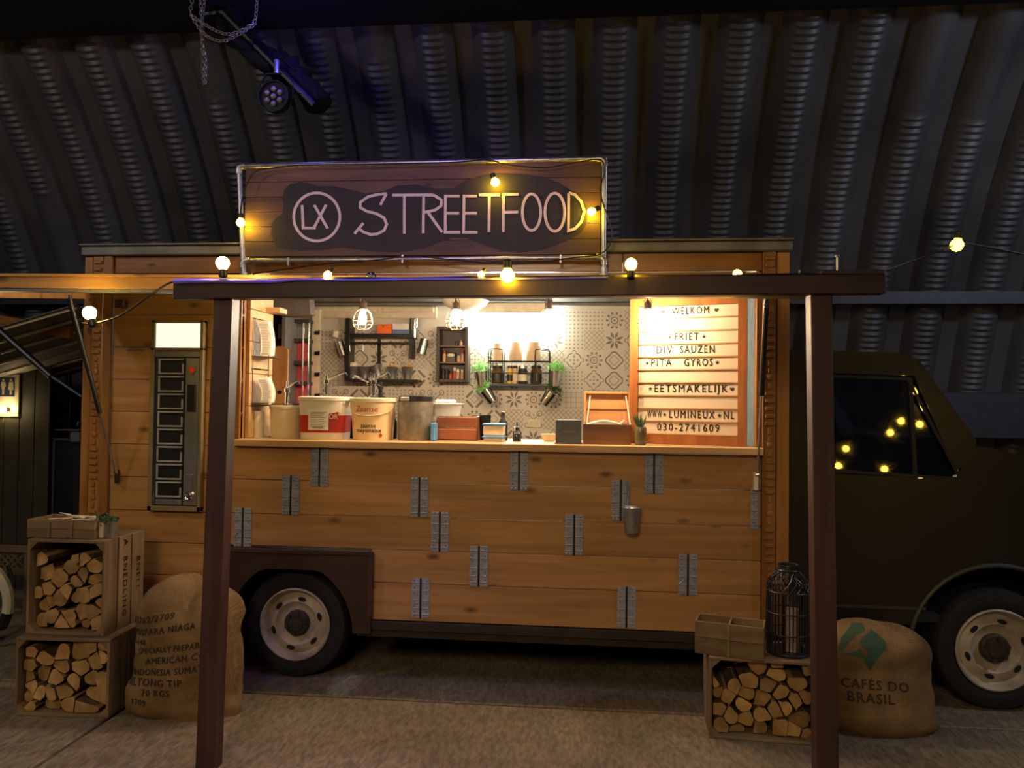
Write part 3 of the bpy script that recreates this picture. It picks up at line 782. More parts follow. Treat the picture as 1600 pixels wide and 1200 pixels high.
# door seams and arch lip, sill trim, mirror base
t = MB()
for pts in ([at(1252, 600, CY0), at(1254, 945, CY0)], [at(1497, 760, CY0), at(1490, 850, CY0), at(1452, 905, CY0), at(1447, 950, CY0)]):
    ribbon(t, [(v.x, v.z) for v in pts], .006, lambda u, v: Vector((u, CY0-.0008, v)))
t.build('door_seam', M['black'], truck)
t = MB().tube([(fc[0]+(fr_+.01)*math.cos(a), CY0-.004, fc[1]+(fr_+.01)*math.sin(a)) for a in [PI*k/24 for k in range(25)]], .013, 8)
t.build('wheel_arch_lip', M['cabtrim'], truck)
q0, q1 = at(1306, 946, CY0), at(1446, 954, CY0)
MB().box(q0.x, q1.x, CY0-.006, CY0, q0.z-.008, q0.z+.008).build('sill_trim', M['cabtrim'], truck)
q = at(1270, 738, CY0)
MB().box(q.x-.04, q.x+.04, CY0-.02, CY0-.001, q.z-.012, q.z+.012, bev=.004).build('door_handle', M['cabtrim'], truck)
t = MB()
for k in range(14):
    a0, a1 = PI*k/14, PI*(k+1)/14
    t._add([(fc[0]+.46*math.cos(a), y, fc[1]+.46*math.sin(a)) for a in (a0, a1) for y in (CY0+.01, .5)], [(0, 1, 3, 2)])
t.box(fc[0]-.5, fc[0]+.55, .5, .52, .25, .86)
t.build('wheel_well', M['under'], truck)

# ------------------------------------------------------------------ pergola frame in front of the truck
PY = -1.12
bl, br_ = at(270, 437, PY), at(1385, 428, PY)
bl2, br2 = at(270, 467, PY), at(1385, 458, PY)
perg = thing('timber_frame', (0, PY, 0), 'dark red-brown timber portal of two posts and a long beam before the food truck', 'frame')
t = MB()
y0, y1 = PY, PY+.07
t._add([(bl.x, y0, bl2.z), (br_.x, y0, br2.z), (br_.x, y1, br2.z), (bl.x, y1, bl2.z), (bl.x, y0, bl.z), (br_.x, y0, br_.z), (br_.x, y1, br_.z), (bl.x, y1, bl.z)],
       [(3, 2, 1, 0), (4, 5, 6, 7), (0, 1, 5, 4), (1, 2, 6, 5), (2, 3, 7, 6), (3, 0, 4, 7)])
bmesh.ops.bevel(t.bm, geom=list(t.bm.edges), offset=.004, segments=1, affect='EDGES')
t.build('beam', M['beam'], perg)
def post(pt, pb, w, lab):
    top = at(*pt, PY+.015); bot = at(*pb, PY+.0)
    d = (top-bot).normalized(); base = bot-d*(bot.z/d.z) if True else bot
    top = base+d*((2.118-base.z)/d.z)
    t = MB(); t.bar(base+Vector((0, .05, 0)), top+Vector((0, .05, 0)), .082, .088, up=(1, 0, 0))
    vs = sorted(t.bm.verts, key=lambda v: v.co.z)
    for v in vs[:4]: v.co.z = 0.0
    bmesh.ops.bevel(t.bm, geom=list(t.bm.edges), offset=.004, segments=1, affect='EDGES')
    return t.build('post', M['beam_z'], perg)
post((346, 472), (318, 1199), .08, '')
post((1285, 462), (1295, 1199), .08, '')
pz = (bl.z+br_.z)/2+.006
q = at(1330, 424, PY+.03)
MB().box(q.x-.13, q.x+.13, PY+.01, PY+.06, br_.z+.001, br_.z+.018, bev=.003).build('packing_board', M['beam'], perg)
q = at(1308, 412, PY+.03)
MB().tube([(q.x, PY+.03, br_.z+.01), (q.x, PY+.03, q.z+.03)], .005, 8).lathe([(.009, q.z+.028), (.009, q.z+.036)], (q.x, PY+.03, 0), 6).build('bolt', M['galv'], perg)
q = at(1249, 426, PY+.02)
MB().tube([(q.x, PY+.03, q.z-.012), (q.x+.004, PY+.03, q.z+.012)], .004, 6).build('bolt', M['galv'], perg)

# ------------------------------------------------------------------ roof sign
SY = -.075
sign = thing('roof_sign', (-1.0, SY, 2.45), 'plank roof sign lettered LX STREETFOOD in a steel pipe frame above the hatch', 'sign')
tl, tr_, bl_, brr = at(384, 262, SY), at(939, 254, SY), at(384, 401, SY), at(939, 397, SY)
for k in range(6):
    f0, f1 = k/6, (k+1)/6
    zl0, zl1 = bl_.z+(tl.z-bl_.z)*f0+.001, bl_.z+(tl.z-bl_.z)*f1-.001
    MB().box(tl.x, tr_.x, SY, SY+.022, zl0, zl1, bev=.002).build('plank', M['signwood'], sign)
R_ = .0165; PYc = SY+.005
c_tl, c_tr, c_bl, c_br = at(374, 260, PYc), at(945, 248, PYc), at(380, 407, PYc), at(944, 402, PYc)
f_l, f_r = at(381, 432, PYc), at(943, 425, PYc)
MB().tube([c_tl, c_tr], R_, 12).build('pipe', M['galv'], sign, smooth=True)
MB().tube([c_bl, c_br], R_*.8, 12).build('pipe', M['galv'], sign, smooth=True)
MB().tube([f_l, c_tl], R_, 12).build('pipe', M['galv'], sign, smooth=True)
MB().tube([f_r, c_tr], R_, 12).build('pipe', M['galv'], sign, smooth=True)
for c, dx in ((c_tl, 1), (c_tr, -1), (c_bl, 1), (c_br, -1)):
    e = Vector((dx*.045, 0, 0)); dn = Vector((0, 0, -.045))
    MB().tube([c+e, c+e*.4, c+dn*.4, c+dn], R_*1.32, 12).build('pipe_elbow', M['galv'], sign, smooth=True)
for c in (f_l, f_r):
    MB().lathe([(.036, c.z-.022), (.036, c.z-.012), (.024, c.z-.010), (.024, c.z+.022)], (c.x, c.y, 0), 14).build('pipe_foot', M['galv'], sign)
for px in (452, 630, 876):
    q = at(px, 408 if px < 500 else 404, PYc)
    MB().box(q.x-.006, q.x+.006, SY-.016, SY+.02, q.z-.03, q.z+.02, bev=.002).build('pipe_clip', M['galv'], sign)
def sp(u, v, off): return at(350+u/2.5806, 230+v/2.5806, SY-off)
blob = [(235, 200), (243, 172), (268, 148), (310, 140), (350, 146), (380, 158), (430, 156), (500, 168), (570, 186), (640, 178), (700, 154), (780, 150), (850, 166), (925, 166), (970, 136), (1040, 112), (1110, 104), (1200, 108), (1290, 120), (1350, 142), (1390, 168), (1440, 205), (1470, 250), (1462, 310), (1440, 345), (1380, 378), (1290, 412), (1200, 424), (1110, 415), (1040, 390), (980, 368), (920, 366), (860, 386), (800, 410), (700, 424), (600, 420), (480, 404), (400, 414), (300, 416), (212, 404), (190, 352), (190, 310), (212, 284), (236, 268), (240, 235)]
bp3 = [sp(u, v, .0012) for u, v in blob]
tr = tessellate_polygon([[Vector((p.x, p.z, 0)) for p in bp3]])
MB()._add(bp3, [tuple(t) for t in tr]).build('painted_patch', M['navy'], sign, fix=False)
STK = [.0022]; t = MB(); fs_ = lambda u, v: sp(u, v, STK[0])
ribbon(t, ell(374, 281, 93, 97, 40), 11, fs_, True)
for L_ in ([(315, 233), (319, 326), (370, 326)], [(364, 233), (418, 328)], [(412, 232), (362, 326)],
           [(655, 187), (620, 190), (580, 200), (550, 222), (549, 243), (575, 258), (615, 268), (645, 285), (656, 310), (646, 335), (618, 350), (590, 352), (562, 342), (540, 325)], [(655, 187), (630, 233)], [(562, 306), (526, 349)],
           [(678, 193), (842, 192)], [(727, 195), (727, 349)],
           [(805, 193), (803, 347)], [(805, 193), (848, 194), (876, 212), (876, 236), (850, 254), (808, 262)], [(822, 262), (880, 343)],
           [(950, 197), (893, 197), (892, 343), (953, 343)], [(893, 266), (948, 266)],
           [(1020, 197), (968, 197), (966, 343), (1022, 343)], [(968, 266), (1020, 266)],
           [(1028, 192), (1112, 192)], [(1070, 194), (1068, 342)],
           [(1188, 190), (1127, 190), (1126, 342)], [(1127, 263), (1186, 261)],
           [(1390, 186), (1389, 337), (1416, 328), (1440, 302), (1453, 258), (1440, 218), (1416, 192), (1390, 183)]):
    STK[0] += .0003; ribbon(t, L_, 11, fs_)
ribbon(t, ell(1240, 262, 37, 74, 24), 11, fs_, True); ribbon(t, ell(1334, 262, 40, 77, 24), 11, fs_, True)
t.build('lettering', M['chalk'], sign, fix=False, kind='stuff')

# ------------------------------------------------------------------ festoon cable and bulbs
def smooth_path(pts, n=6):
    P = [Vector(p) for p in pts]; out = []
    for i in range(len(P)-1):
        a, b, c, d = P[max(i-1, 0)], P[i], P[i+1], P[min(i+2, len(P)-1)]
        for k in range(n):
            t_ = k/n
            out.append(.5*((2*b)+(c-a)*t_+(2*a-5*b+4*c-d)*t_*t_+(3*b-a-3*c+d)*t_**3))
    return out+[P[-1]]
BY = PY-.012
def cab_at(l, r=.0045):
    return MB().tube(smooth_path([at(*p) for p in l], 5), r, 6)
main = [(128, 505, -1.0), (150, 505, -1.0), (190, 492, -1.0), (235, 461, -1.03), (268, 441, PY), (300, 436.5, PY+.01), (350, 436.5, PY+.02), (420, 439, PY+.02), (505, 435, PY+.02), (560, 434, PY+.02), (640, 435, PY+.03), (750, 432.5, PY+.02), (860, 432.5, PY+.02), (985, 431, PY+.02), (1060, 431, PY+.02), (1160, 430, PY+.02), (1250, 428, PY+.03), (1360, 427, PY+.03), (1420, 410, -.95), (1480, 388, -.9), (1520, 382, -.85), (1700, 420, -.6)]
c = cab_at(main, .0048).build('light_cable', M['cable'], smooth=True)
c['label'] = 'black festoon light cable laid along the top of the long dark beam'; c['category'] = 'cable'
c = cab_at([(395, 428, -.6), (450, 420, -.4), (520, 411, -.20), (580, 407, -.12), (640, 401, -.115), (700, 405, -.12), (770, 412, -.15), (830, 411, -.15), (900, 402, -.13), (940, 396, -.12), (957, 370, -.115), (950, 340, -.12), (938, 300, -.115), (944, 270, -.115), (938, 250, -.13), (900, 254, -.12), (850, 262, -.11), (790, 257, -.12), (762, 250, -.12), (700, 254, -.12), (560, 257, -.12), (480, 258, -.12), (430, 262, -.12), (400, 268, -.12), (385, 290, -.12), (377, 320, -.125), (376, 346, -.13)], .004).build('light_cable', M['cable'], smooth=True)
c['label'] = 'thin black light cable wound around the pipe frame of the roof sign'; c['category'] = 'cable'


EM = {}; BULBK = 3.2
def bulb(px, py, Y, rad, socket_dir, label, m, power=0.0, col=(1, .6, .12), grp=None, ry=1.0):
    p = at(px, py, Y); d = Vector(socket_dir).normalized()
    b = thing('light_bulb', p, label, 'light bulb', grp)
    q = Vector((0, 0, 1)).rotation_difference(d).to_matrix()
    prof = [(1e-5, -rad)]+[(rad*math.sin(PI*i/10), -rad*math.cos(PI*i/10)) for i in range(1, 9)]+[(rad*.5, rad*1.02)]
    t = MB(); t.lathe(prof, (0, 0, 0), 14)
    for v in t.bm.verts: v.co = q @ v.co + p
    if power:
        key = (m.name, round(power/rad**2))
        if key not in EM: EM[key] = emis('lit_bulb_glass', (1.0, .66, .10) if m is M['bulb_w'] else (1.0, .60, .012), power/(39.5*rad*rad)*BULBK)
        m = EM[key]
    t.build('bulb', m, b, smooth=True)
    t = MB(); t.lathe([(rad*.52, rad*.98), (rad*.66, rad*1.05), (rad*.64, rad*2.1), (rad*.40, rad*2.3)], (0, 0, 0), 12)
    for v in t.bm.verts: v.co = q @ v.co + p
    t.build('socket', M['black'], b, smooth=True)
    return b
YB, YW = M['bulb_y'], M['bulb_w']
# festoon string across the yard behind the photographer (seen mirrored in the cab window)
for i, (px, py) in enumerate(((1430, 611), (1442, 637), (1408, 658), (1437, 663), (1391, 676), (1322, 701), (1310, 728), (1382, 733))):
    g0 = at(px, py, .065); d_ = (g0-CAM).normalized(); k_ = (5.2+.3*(i % 3))/d_.y
    p_ = g0+Vector((d_.x, -d_.y, d_.z))*k_
    b_ = thing('light_bulb', p_, 'yellow bulb reflected %s in the cab window' % ['topmost', 'second from the top', 'above the middle, left of the divider', 'above the middle, beside the divider', 'in the middle of the pane', 'at the left by the post', 'lowest at the left by the post', 'lowest under the middle'][i], 'light bulb', 'yard bulbs mirrored in the cab window')
    MB().sphere(p_, .034, 10).build('bulb', M['yard'], b_, smooth=True)
    MB().lathe([(.016, p_.z+.032), (.018, p_.z+.08), (.01, p_.z+.09)], (p_.x, p_.y, 0), 8).build('socket', M['black'], b_)
bulb(140, 489, -1.0, .031, (.35, 0, -1), 'lit yellow bulb hanging left of the cabin over the log crates, on the cable end', YW, 1.6)
bulb(348, 411, PY-.01, .029, (.05, 0, -1), 'lit bulb standing upright on the beam above the left post', YW, 1.8)
bulb(376, 348, -.14, .024, (0, .1, 1), 'lit yellow bulb on the left pipe of the roof sign', YB, .9)
bulb(774, 285, -.13, .024, (-.4, 0, 1), 'lit yellow bulb hanging over the word STREETFOOD at the second T', YB, .9)
bulb(924, 331, -.13, .023, (.9, 0, .5), 'lit yellow bulb beside the final D of the sign', YB, .9)
bulb(512, 430, PY+.02, .018, (.6, 0, 1), 'small lit yellow bulb tilted on the beam under the S of the sign', YB, .7)
bulb(580, 432, PY+.02, .022, (0, 0, -1), 'unlit clear bulb on the beam right of the small tilted one', M['bulb_off'])
bulb(752, 429, PY+.02, .014, (.5, 0, .8), 'tiny lit bulb on the beam just left of the big yellow one', YB, .4)
bulb(793, 431, PY-.03, .030, (0, 0, 1), 'big lit yellow bulb in front of the middle of the beam', YB, 1.6)
bulb(986, 413, PY-.01, .026, (0, 0, -1), 'lit yellow bulb standing on the beam right of the roof sign', YB, 1.3)
bulb(1152, 428, PY+.05, .018, (0, 0, -1), 'lit bulb half sunk behind the beam near its right end', YB, .5)
bulb(1495, 383, -.88, .027, (.2, 0, 1), 'lone lit yellow bulb hanging at far right in front of the hangar wall', YB, .5)

# ------------------------------------------------------------------ caged pendant lamps under the hatch lintel
def cage_lamp():
    p = Vector((0, 0, 0)); b = thing('pendant_lamp', p, 'x', 'lamp', 'caged pendant lamps in the hatch')
    t = MB(); t.lathe([(1e-5, -.034), (.014, -.030), (.022, -.016), (.024, 0), (.020, .020), (.013, .036), (.012, .05)], p, 14)
    t.build('bulb', M['bulb_c'], b, smooth=True)
    t = MB(); t.lathe([(.016, .05), (.022, .055), (.022, .085), (.012, .098), (.005, .11)], p, 12); t.build('socket', M['iron'], b, smooth=True)
    prof = [(.024, .056), (.046, .035), (.058, 0), (.061, -.025), (.050, -.050), (.030, -.062)]
    for k in range(8):
        a = k*PI/4
        MB().tube([(r*math.cos(a), r*math.sin(a), z) for r, z in prof], .0015, 5).build('cage_wire', M['iron'], b)
    for r, z in ((.060, -.008), (.060, -.030), (.030, -.062)):
        MB().tube([(r*math.cos(k*PI/10), r*math.sin(k*PI/10), z) for k in range(20)], .0015, 5, True).build('cage_ring', M['iron'], b)
    MB().tube([(0, 0, .10), (0, 0, .165)], .004, 6).build('cord', M['cable'], b)
    MB().tube([(-.018, 0, .06), (-.019, 0, .10), (-.01, 0, .125), (.01, 0, .125), (.019, 0, .10), (.018, 0, .06)], .0025, 6).build('bail', M['iron'], b)
    return b
cl = cage_lamp()
for i, (px, lab) in enumerate(((567, 'caged bulb lamp hanging above the metal shelf rack, leftmost of four'), (712, 'caged bulb lamp hanging in front of the dark spice cabinet'), (857, 'caged bulb lamp hanging right of the bright wall light'), (1012, 'caged bulb lamp hanging in front of the letter board'))):
    o = cl if i == 0 else copy_tree(cl)
    o.location = at(px, 498, .02); o['label'] = lab

# ------------------------------------------------------------------ hot snack automat in the side wall
a0, a1 = at(236, 500, -.045), at(321, 500, -.045); b0, b1 = at(233, 798, -.045), at(312, 799, -.045)
AX0, AX1, AZ0, AZ1 = -2.592, -2.262, b0.z, a0.z
auto = thing('snack_automat', ((AX0+AX1)/2, -.02, AZ0), 'narrow upright snack automat with lit white header and glass doors left of the hatch', 'vending machine')
AY = -.045
t = MB().box(AX0, AX0+.026, AY, -.002, AZ0, AZ1, bev=.003).box(AX1-.022, AX1, AY, -.002, AZ0, AZ1, bev=.003).box(AX0, AX1, AY, -.002, AZ1-.018, AZ1, bev=.003).box(AX0, AX1, AY, -.002, AZ0, AZ0+.03, bev=.003)
hz = at(270, 543, AY).z; hz2 = at(270, 506, AY).z
t.box(AX0, AX1, AY, -.002, hz-.018, hz, bev=.003)
t.build('frame', plain('aged_brass_frame', (.30, .24, .14), .4, .4), auto)
ix0, ix1 = AX0+.026, AX1-.022
MB().box(ix0, ix1, AY+.015, -.003, hz, AZ1-.018).build('lit_header', M['autolight'], auto)
MB().box(ix0, ix1, -.012, -.003, AZ0+.03, hz-.018).build('back_plate', M['darkint'], auto)
MB().box(ix0, ix1, AY+.006, -.012, hz-.055, hz-.019, bev=.003).build('top_plate', M['steel'], auto)
dx1 = ix0+(ix1-ix0)*.68
zt_ = hz-.06; zb_ = AZ0+.075; dh = (zt_-zb_)/8
for k in range(8):
    z0 = zb_+k*dh+.005; z1 = z0+dh-.01; x0 = ix0+.022; x1 = dx1-.012
    d = MB().box(x0, x1, AY+.006, AY+.020, z0, z0+.010, bev=.002).box(x0, x1, AY+.006, AY+.020, z1-.010, z1, bev=.002).box(x0, x0+.010, AY+.006, AY+.020, z0+.01, z1-.01, bev=.002).box(x1-.010, x1, AY+.006, AY+.020, z0+.01, z1-.01, bev=.002)
    d = d.build('door', M['doorsteel'], auto)
    MB().box(x0+.01, x1-.01, AY+.014, AY+.017, z0+.01, z1-.01).build('pane', M['glass'], d)
    MB().box(x1-.016, x1+.008, AY-.004, AY+.006, z1-.03, z1-.008, bev=.003).build('knob', M['black'], d)
MB().box(ix0+.002, ix0+.016, AY+.008, -.012, AZ0+.035, zt_, bev=.002).build('side_rail', M['chrome'], auto)
MB().box(ix0+.018, dx1-.01, AY+.008, -.012, AZ0+.036, AZ0+.068, bev=.004).build('lower_plate', M['steel'], auto)
MB().box(dx1, ix1-.004, AY+.010, -.012, AZ0+.036, zt_, bev=.003).build('coin_panel', M['steel'], auto)
cxp = (dx1+ix1)/2
q = at(304, 578, AY)
MB().prism([(cxp-.026, q.z+.022), (cxp+.024, q.z+.022), (cxp+.024, q.z-.004), (cxp-.001, q.z-.034), (cxp-.026, q.z-.004)], AY-.0, AY+.010).build('badge_shield', M['copper'], auto)
hb = MB(); heart(hb, cxp-.001, q.z-.0, .018, lambda u, v: Vector((u, AY-.0012, v))); hb.build('red_badge', M['redenamel'], auto)
za, zb = at(304, 601, AY).z, at(304, 643, AY).z
MB().box(cxp-.026, cxp+.024, AY-.004, AY+.010, zb, za, bev=.003).build('coin_unit', M['black'], auto)
MB().box(cxp-.006, cxp+.008, AY-.006, AY-.004, (za+zb)/2-.004, (za+zb)/2+.004).build('coin_slot', M['chrome'], auto)
za, zb = at(300, 742, AY).z, at(300, 768, AY).z
MB().box(cxp-.026, cxp+.016, AY-.003, AY+.010, zb, za, bev=.003).build('return_flap', M['steel'], auto)
q = at(298, 775, AY)
MB().lathe([(.028, q.y+.012), (.028, AY-.006), (.020, AY-.016), (.012, AY-.010), (.001, AY-.010)], (cxp-.006, 0, q.z), 18, 'Y').build('coin_cup', M['chrome'], auto, smooth=True)

# ------------------------------------------------------------------ letter board
P1 = Vector((at(1168, 580, .10).x, .10)); P0 = Vector((at(987, 580, .30).x, .30))
bd = (P1-P0); BWD = bd.length; bd.normalize(); bn = Vector((bd.y, -bd.x))   # normal towards the camera
zT, zB = at(1169, 462, .10).z, 1.414
def bf(u, v, off=0.0): return Vector((P0.x+bd.x*u+bn.x*off, P0.y+bd.y*u+bn.y*off, v))
lb_ = thing('letter_board', (P0.x, P0.y, zB), 'orange framed light board with rows of black letters at the right of the hatch', 'menu board')
def pbox(u0, u1, v0, v1, o0, o1, name, m, par=lb_):
    t = MB(); t._add([bf(u, v, o) for v in (v0, v1) for o in (o1, o0) for u in (u0, u1)], ((0, 2, 3, 1), (4, 5, 7, 6), (0, 1, 5, 4), (2, 6, 7, 3), (0, 4, 6, 2), (1, 3, 7, 5)))
    return t.build(name, m, par)
fwid = .048
pbox(0, fwid, zB, zT, 0, .05, 'frame_stile', M['frame_red']); pbox(BWD-fwid*1.0, BWD, zB, zT, 0, .05, 'frame_stile', M['frame_red'])
pbox(fwid, BWD-fwid, zT-.045, zT, 0, .05, 'frame_rail', M['frame_red']); pbox(fwid, BWD-fwid, zB, zB+.05, 0, .05, 'frame_rail', M['frame_red'])
pbox(fwid, BWD-fwid, zB+.05, zT-.045, .0, .012, 'back_panel', M['darkint'])
rows_ = ['h WELKOM h', '', 's FRIET s', 'DIV  SAUZEN', 's PITA  GYROS s', '', 's EETSMAKELIJK h', '', 'WWW s LUMINEUX s NL', '030-2741609']
vt, vb = zT-.047, zB+.052; rh = (vt-vb)/10
iw = BWD-2*fwid
# row: list of (token, centre u fraction, width fraction)
layout = [[('h', .25), ('WELKOM', .53, .37), ('h', .785)], [], [('s', .32), ('FRIET', .49, .24), ('s', .665)], [('DIV', .265, .16), ('SAUZEN', .60, .34)],
          [('s', .09), ('PITA', .235, .21), ('GYROS', .61, .28), ('s', .795)], [], [('s', .125), ('EETSMAKELIJK', .53, .73), ('h', .94)], [],
          [('WWW', .17, .15), ('s', .275), ('LUMINEUX', .545, .45), ('s', .82), ('NL', .91, .10)], [('030-2741609', .51, .62)]]
for k in range(10):
    v1 = vt-k*rh; v0 = v1-rh
    sh = pbox(fwid+.001, BWD-fwid-.001, v0+.008, v1-.001, .020, .024, 'sheet', M['sheet'])
    pbox(fwid, BWD-fwid, v0, v0+.008, .012, .032, 'rail', M['rail'])
    if layout[k]:
        t = MB(); cz = (v0+v1)/2+.006
        for tok in layout[k]:
            cu = fwid+iw*tok[1]; fr = lambda u, v, cu=cu: bf(cu+u, cz+v, .0262)
            if tok[0] == 'h': heart(t, 0, 0, .013, fr)
            elif tok[0] == 's' and len(tok) == 2: star(t, 0, 0, .014, fr)
            else:
                vs, _ = text_geo(tok[0], .062, 1.0, 1.3); w_ = max(v[0] for v in vs)-min(v[0] for v in vs)
                put_text(t, tok[0], .062, fr, iw*tok[2]/w_, 1.3, .0006)
        t.build('letters', M['ink'], sh, fix=False, kind='stuff')

# ------------------------------------------------------------------ things on the counter
CT = 1.4125
def cpos(px, Y): return at(px, 685, Y).x
def pix(Y, x=800): return (Y+4.4)/1200*1.0
def tub(px0, px1, pytop, Y, m, label, cat='bucket', name='bucket', sq=None, taper=.92, lidm=None, group=None, rimm=None):
    xa, xb = at(px0, 650, Y).x, at(px1, 650, Y).x; ztop = at((px0+px1)/2, pytop, Y).z
    r = (xb-xa)/2; cx = (xa+xb)/2; cy = Y+r*.0; h = ztop-CT
    b = thing(name, (cx, cy, CT), label, cat, group)
    t = MB(); t.lathe([(r*taper, CT), (r*.985, ztop-h*.12), (r*.985, ztop-.006), (r*.90, ztop-.008)], (cx, cy, 0), 32, sq=sq, ry=.9)
    t.build('body', m, b, smooth=True)
    t = MB(); t.lathe([(r*1.0, ztop-h*.10), (r*1.04, ztop-h*.09), (r*1.04, ztop-h*.015), (r*1.0, ztop), (r*.90, ztop+.002), (.001, ztop+.002)], (cx, cy, 0), 32, sq=sq, ry=.9)
    t.build('lid', lidm or m, b, smooth=True)
    return b, cx, cy, r, ztop, h
def pump(b, cx, cy, z, hh, reach, m=None, flip=1):
    m = m or M['chrome']
    t = MB().lathe([(.030, z+.002), (.030, z+.010), (.014, z+.016), (.012, z+hh*.55), (.018, z+hh*.56), (.018, z+hh*.72), (.008, z+hh*.76), (.007, z+hh)], (cx, cy, 0), 14)
    p = t.build('pump', m, b, smooth=True)
    MB().tube(smooth_path([(cx, cy-.005, z+hh*.70), (cx+flip*reach*.45, cy-.02, z+hh*.88), (cx+flip*reach*.85, cy-.03, z+hh*1.02), (cx+flip*reach, cy-.03, z+hh*.99), (cx+flip*reach*1.06, cy-.03, z+hh*.88)], 5), .0055, 8).build('spout', m, p, smooth=True)

# cups
cs = thing('cup_stack', (at(404, 660, .17).x, .17, CT), 'stack of small pale cups beside the left partition of the hatch', 'cups')
for k in range(5):
    z = CT+k*.026; x = at(404, 660, .17).x
    MB().lathe([(.036, z), (.030, z+.060), (.027, z+.060), (.033, z+.002)], (x, .17, 0), 20, closed=True).build('cup', M['white'], cs, smooth=True)
b, cx, cy, r, zt2, h = tub(423, 473, 634, .20, M['cream'], 'plain cream plastic bucket with metal pump at left end of the counter')
pump(b, cx, cy, zt2, .15, .085)
b, cx, cy, r, zt2, h = tub(473, 546, 620, .18, M['white'], 'squarish white tub with dark red band and pump on the counter', sq=.5)
pump(b, cx, cy, zt2, .145, .13)
# print on the square tub (front face is nearly flat)
yf = cy-r*.9*.985-.0035
t = MB(); fr = lambda u, v: Vector((cx+u, yf, v))
zr0, zr1 = at(505, 676, yf).z, at(505, 649, yf).z
fz = lambda z_: r*(.92+.065*min(1, (z_-CT)/(h*.88)))+.0016
MB().lathe([(fz(zr0), zr0), (fz(zr1), zr1)], (cx, cy, 0), 32, sq=.5, ry=.9, cap=False).build('red_band', M['red'], b, smooth=True)
MB().prism([(cx+r*.0, zr1), (cx+r*.80, zr1), (cx+r*.80, zr1+.022), (cx+r*.35, zr1+.006)], yf+.0015, yf+.012).build('red_band', M['red'], b)
lx0, lx1 = at(482, 660, yf).x, at(513, 660, yf).x; lz0, lz1 = at(500, 672, yf).z, at(500, 640, yf).z
lab = MB().box(lx0, lx1, yf-.002, yf+.001, lz0, lz1).build('paper_label', M['label'], b)
t = MB()
for k in range(9): t.box(lx0+.012, lx1-.012-(k*37 % 5)*.006, yf-.0026, yf-.002, lz1-.018-k*.0105, lz1-.0145-k*.0105)
lc = (lx0+lx1)/2
t.box(lx0+.025, lx1-.03, yf-.0026, yf-.002, lz0+.010, lz0+.018)
t.build('fine_print', M['inkgrey'], lab, kind='stuff')
t = MB(); put_text(t, 'OR', .04, lambda u, v: Vector((cx+r*.62+u, yf+.0002, zr1-.008+v))); t.build('lettering', M['label'], b, fix=False)
# dark caddy between the tubs
q = at(550, 660, .30)
cd = thing('knife_block', (q.x, .30, CT), 'black slotted holder standing between the white tub and the mayonnaise bucket', 'holder')
MB().box(q.x-.033, q.x+.033, .27, .33, CT, at(550, 655, .3).z, bev=.004).build('body', M['black'], cd)
for dz in (.03, .055, .08): MB().box(q.x-.028, q.x+.028, .266, .27, CT+dz, CT+dz+.003).build('groove', M['greyboard'], cd)
b, cx, cy, r, zt2, h = tub(549, 618, 622, .17, M['mayo'], 'pale orange mayonnaise bucket with two pumps and curved handle', lidm=M['cream'], taper=.88)
pump(b, cx-.03, cy+.02, zt2, .13, .10, flip=-1, m=M['chrome']); pump(b, cx+.005, cy-.02, zt2, .15, .10)
pump(b, cx+.035, cy+.03, zt2, .10, .06, flip=-1, m=M['blackm'])
def cylf(cx, cy, r, off=.002, ry=.9):
    def fr(u, v):
        a = u/r; return Vector((cx+(r+off)*math.sin(a), cy-(r*ry+off)*math.cos(a), v))
    return fr
f_ = cylf(cx, cy, r*.955)
def cone_fr(z): return lambda u, v: cylf(cx, cy, r*(.88+.105*min(1, (z+v-CT)/(h*.88))))(u, z+v)
t = MB(); put_text(t, 'zaanse', .034, cone_fr(CT+.086), 1.0, 1.05, .0006); put_text(t, 'mayonaise', .034, cone_fr(CT+.058), 1.05, 1.05, .0006); t.build('lettering', M['ink'], b, fix=False, kind='stuff')
t = MB(); put_text(t, 'Zaanse', .050, lambda u, v: cone_fr(CT+.185)(u+v*.2-.01, v), 1.0); t.build('script_lettering', M['red'], b, fix=False, kind='stuff')
t = MB(); f2 = cone_fr(CT+.03); disc(t, .075, 0, .010, .012, f2); t.build('print', M['red'], b, fix=False)
MB().tube([cone_fr(zt2-.03-.075*math.sin(PI*k/16))(-r*1.3*math.cos(PI*k/16), 0)+Vector((0, -.006, 0)) for k in range(17)], .0035, 6).build('handle', M['cream'], b)
# small bottle, metal pot
def small_bottle(px, pyt, Y, rad, m, label, capm=None, z0=CT, cat='bottle', group=None):
    q = at(px, pyt, Y); H = q.z-z0
    bt = thing('bottle', (q.x, Y, z0), label, cat, group)
    MB().lathe([(rad*.95, z0), (rad, z0+.006), (rad, z0+H*.58), (rad*.4, z0+H*.76), (rad*.38, z0+H*.86)], (q.x, Y, 0), 16).build('body', m, bt, smooth=True)
    MB().lathe([(rad*.46, z0+H*.86), (rad*.46, z0+H*.98), (rad*.2, z0+H)], (q.x, Y, 0), 12).build('cap', capm or M['black'], bt, smooth=True)
    return bt
small_bottle(616, 642, .30, .020, M['black'], 'small dark bottle between the mayonnaise bucket and the grey metal pot')
xa, xb = at(622, 650, .20).x, at(676, 650, .20).x; rr = (xb-xa)/2; cx = (xa+xb)/2; zz2 = at(648, 628, .2).z
pot = thing('metal_pot', (cx, .20, CT), 'dull grey metal pot with dark lid in the middle of the counter', 'pot')
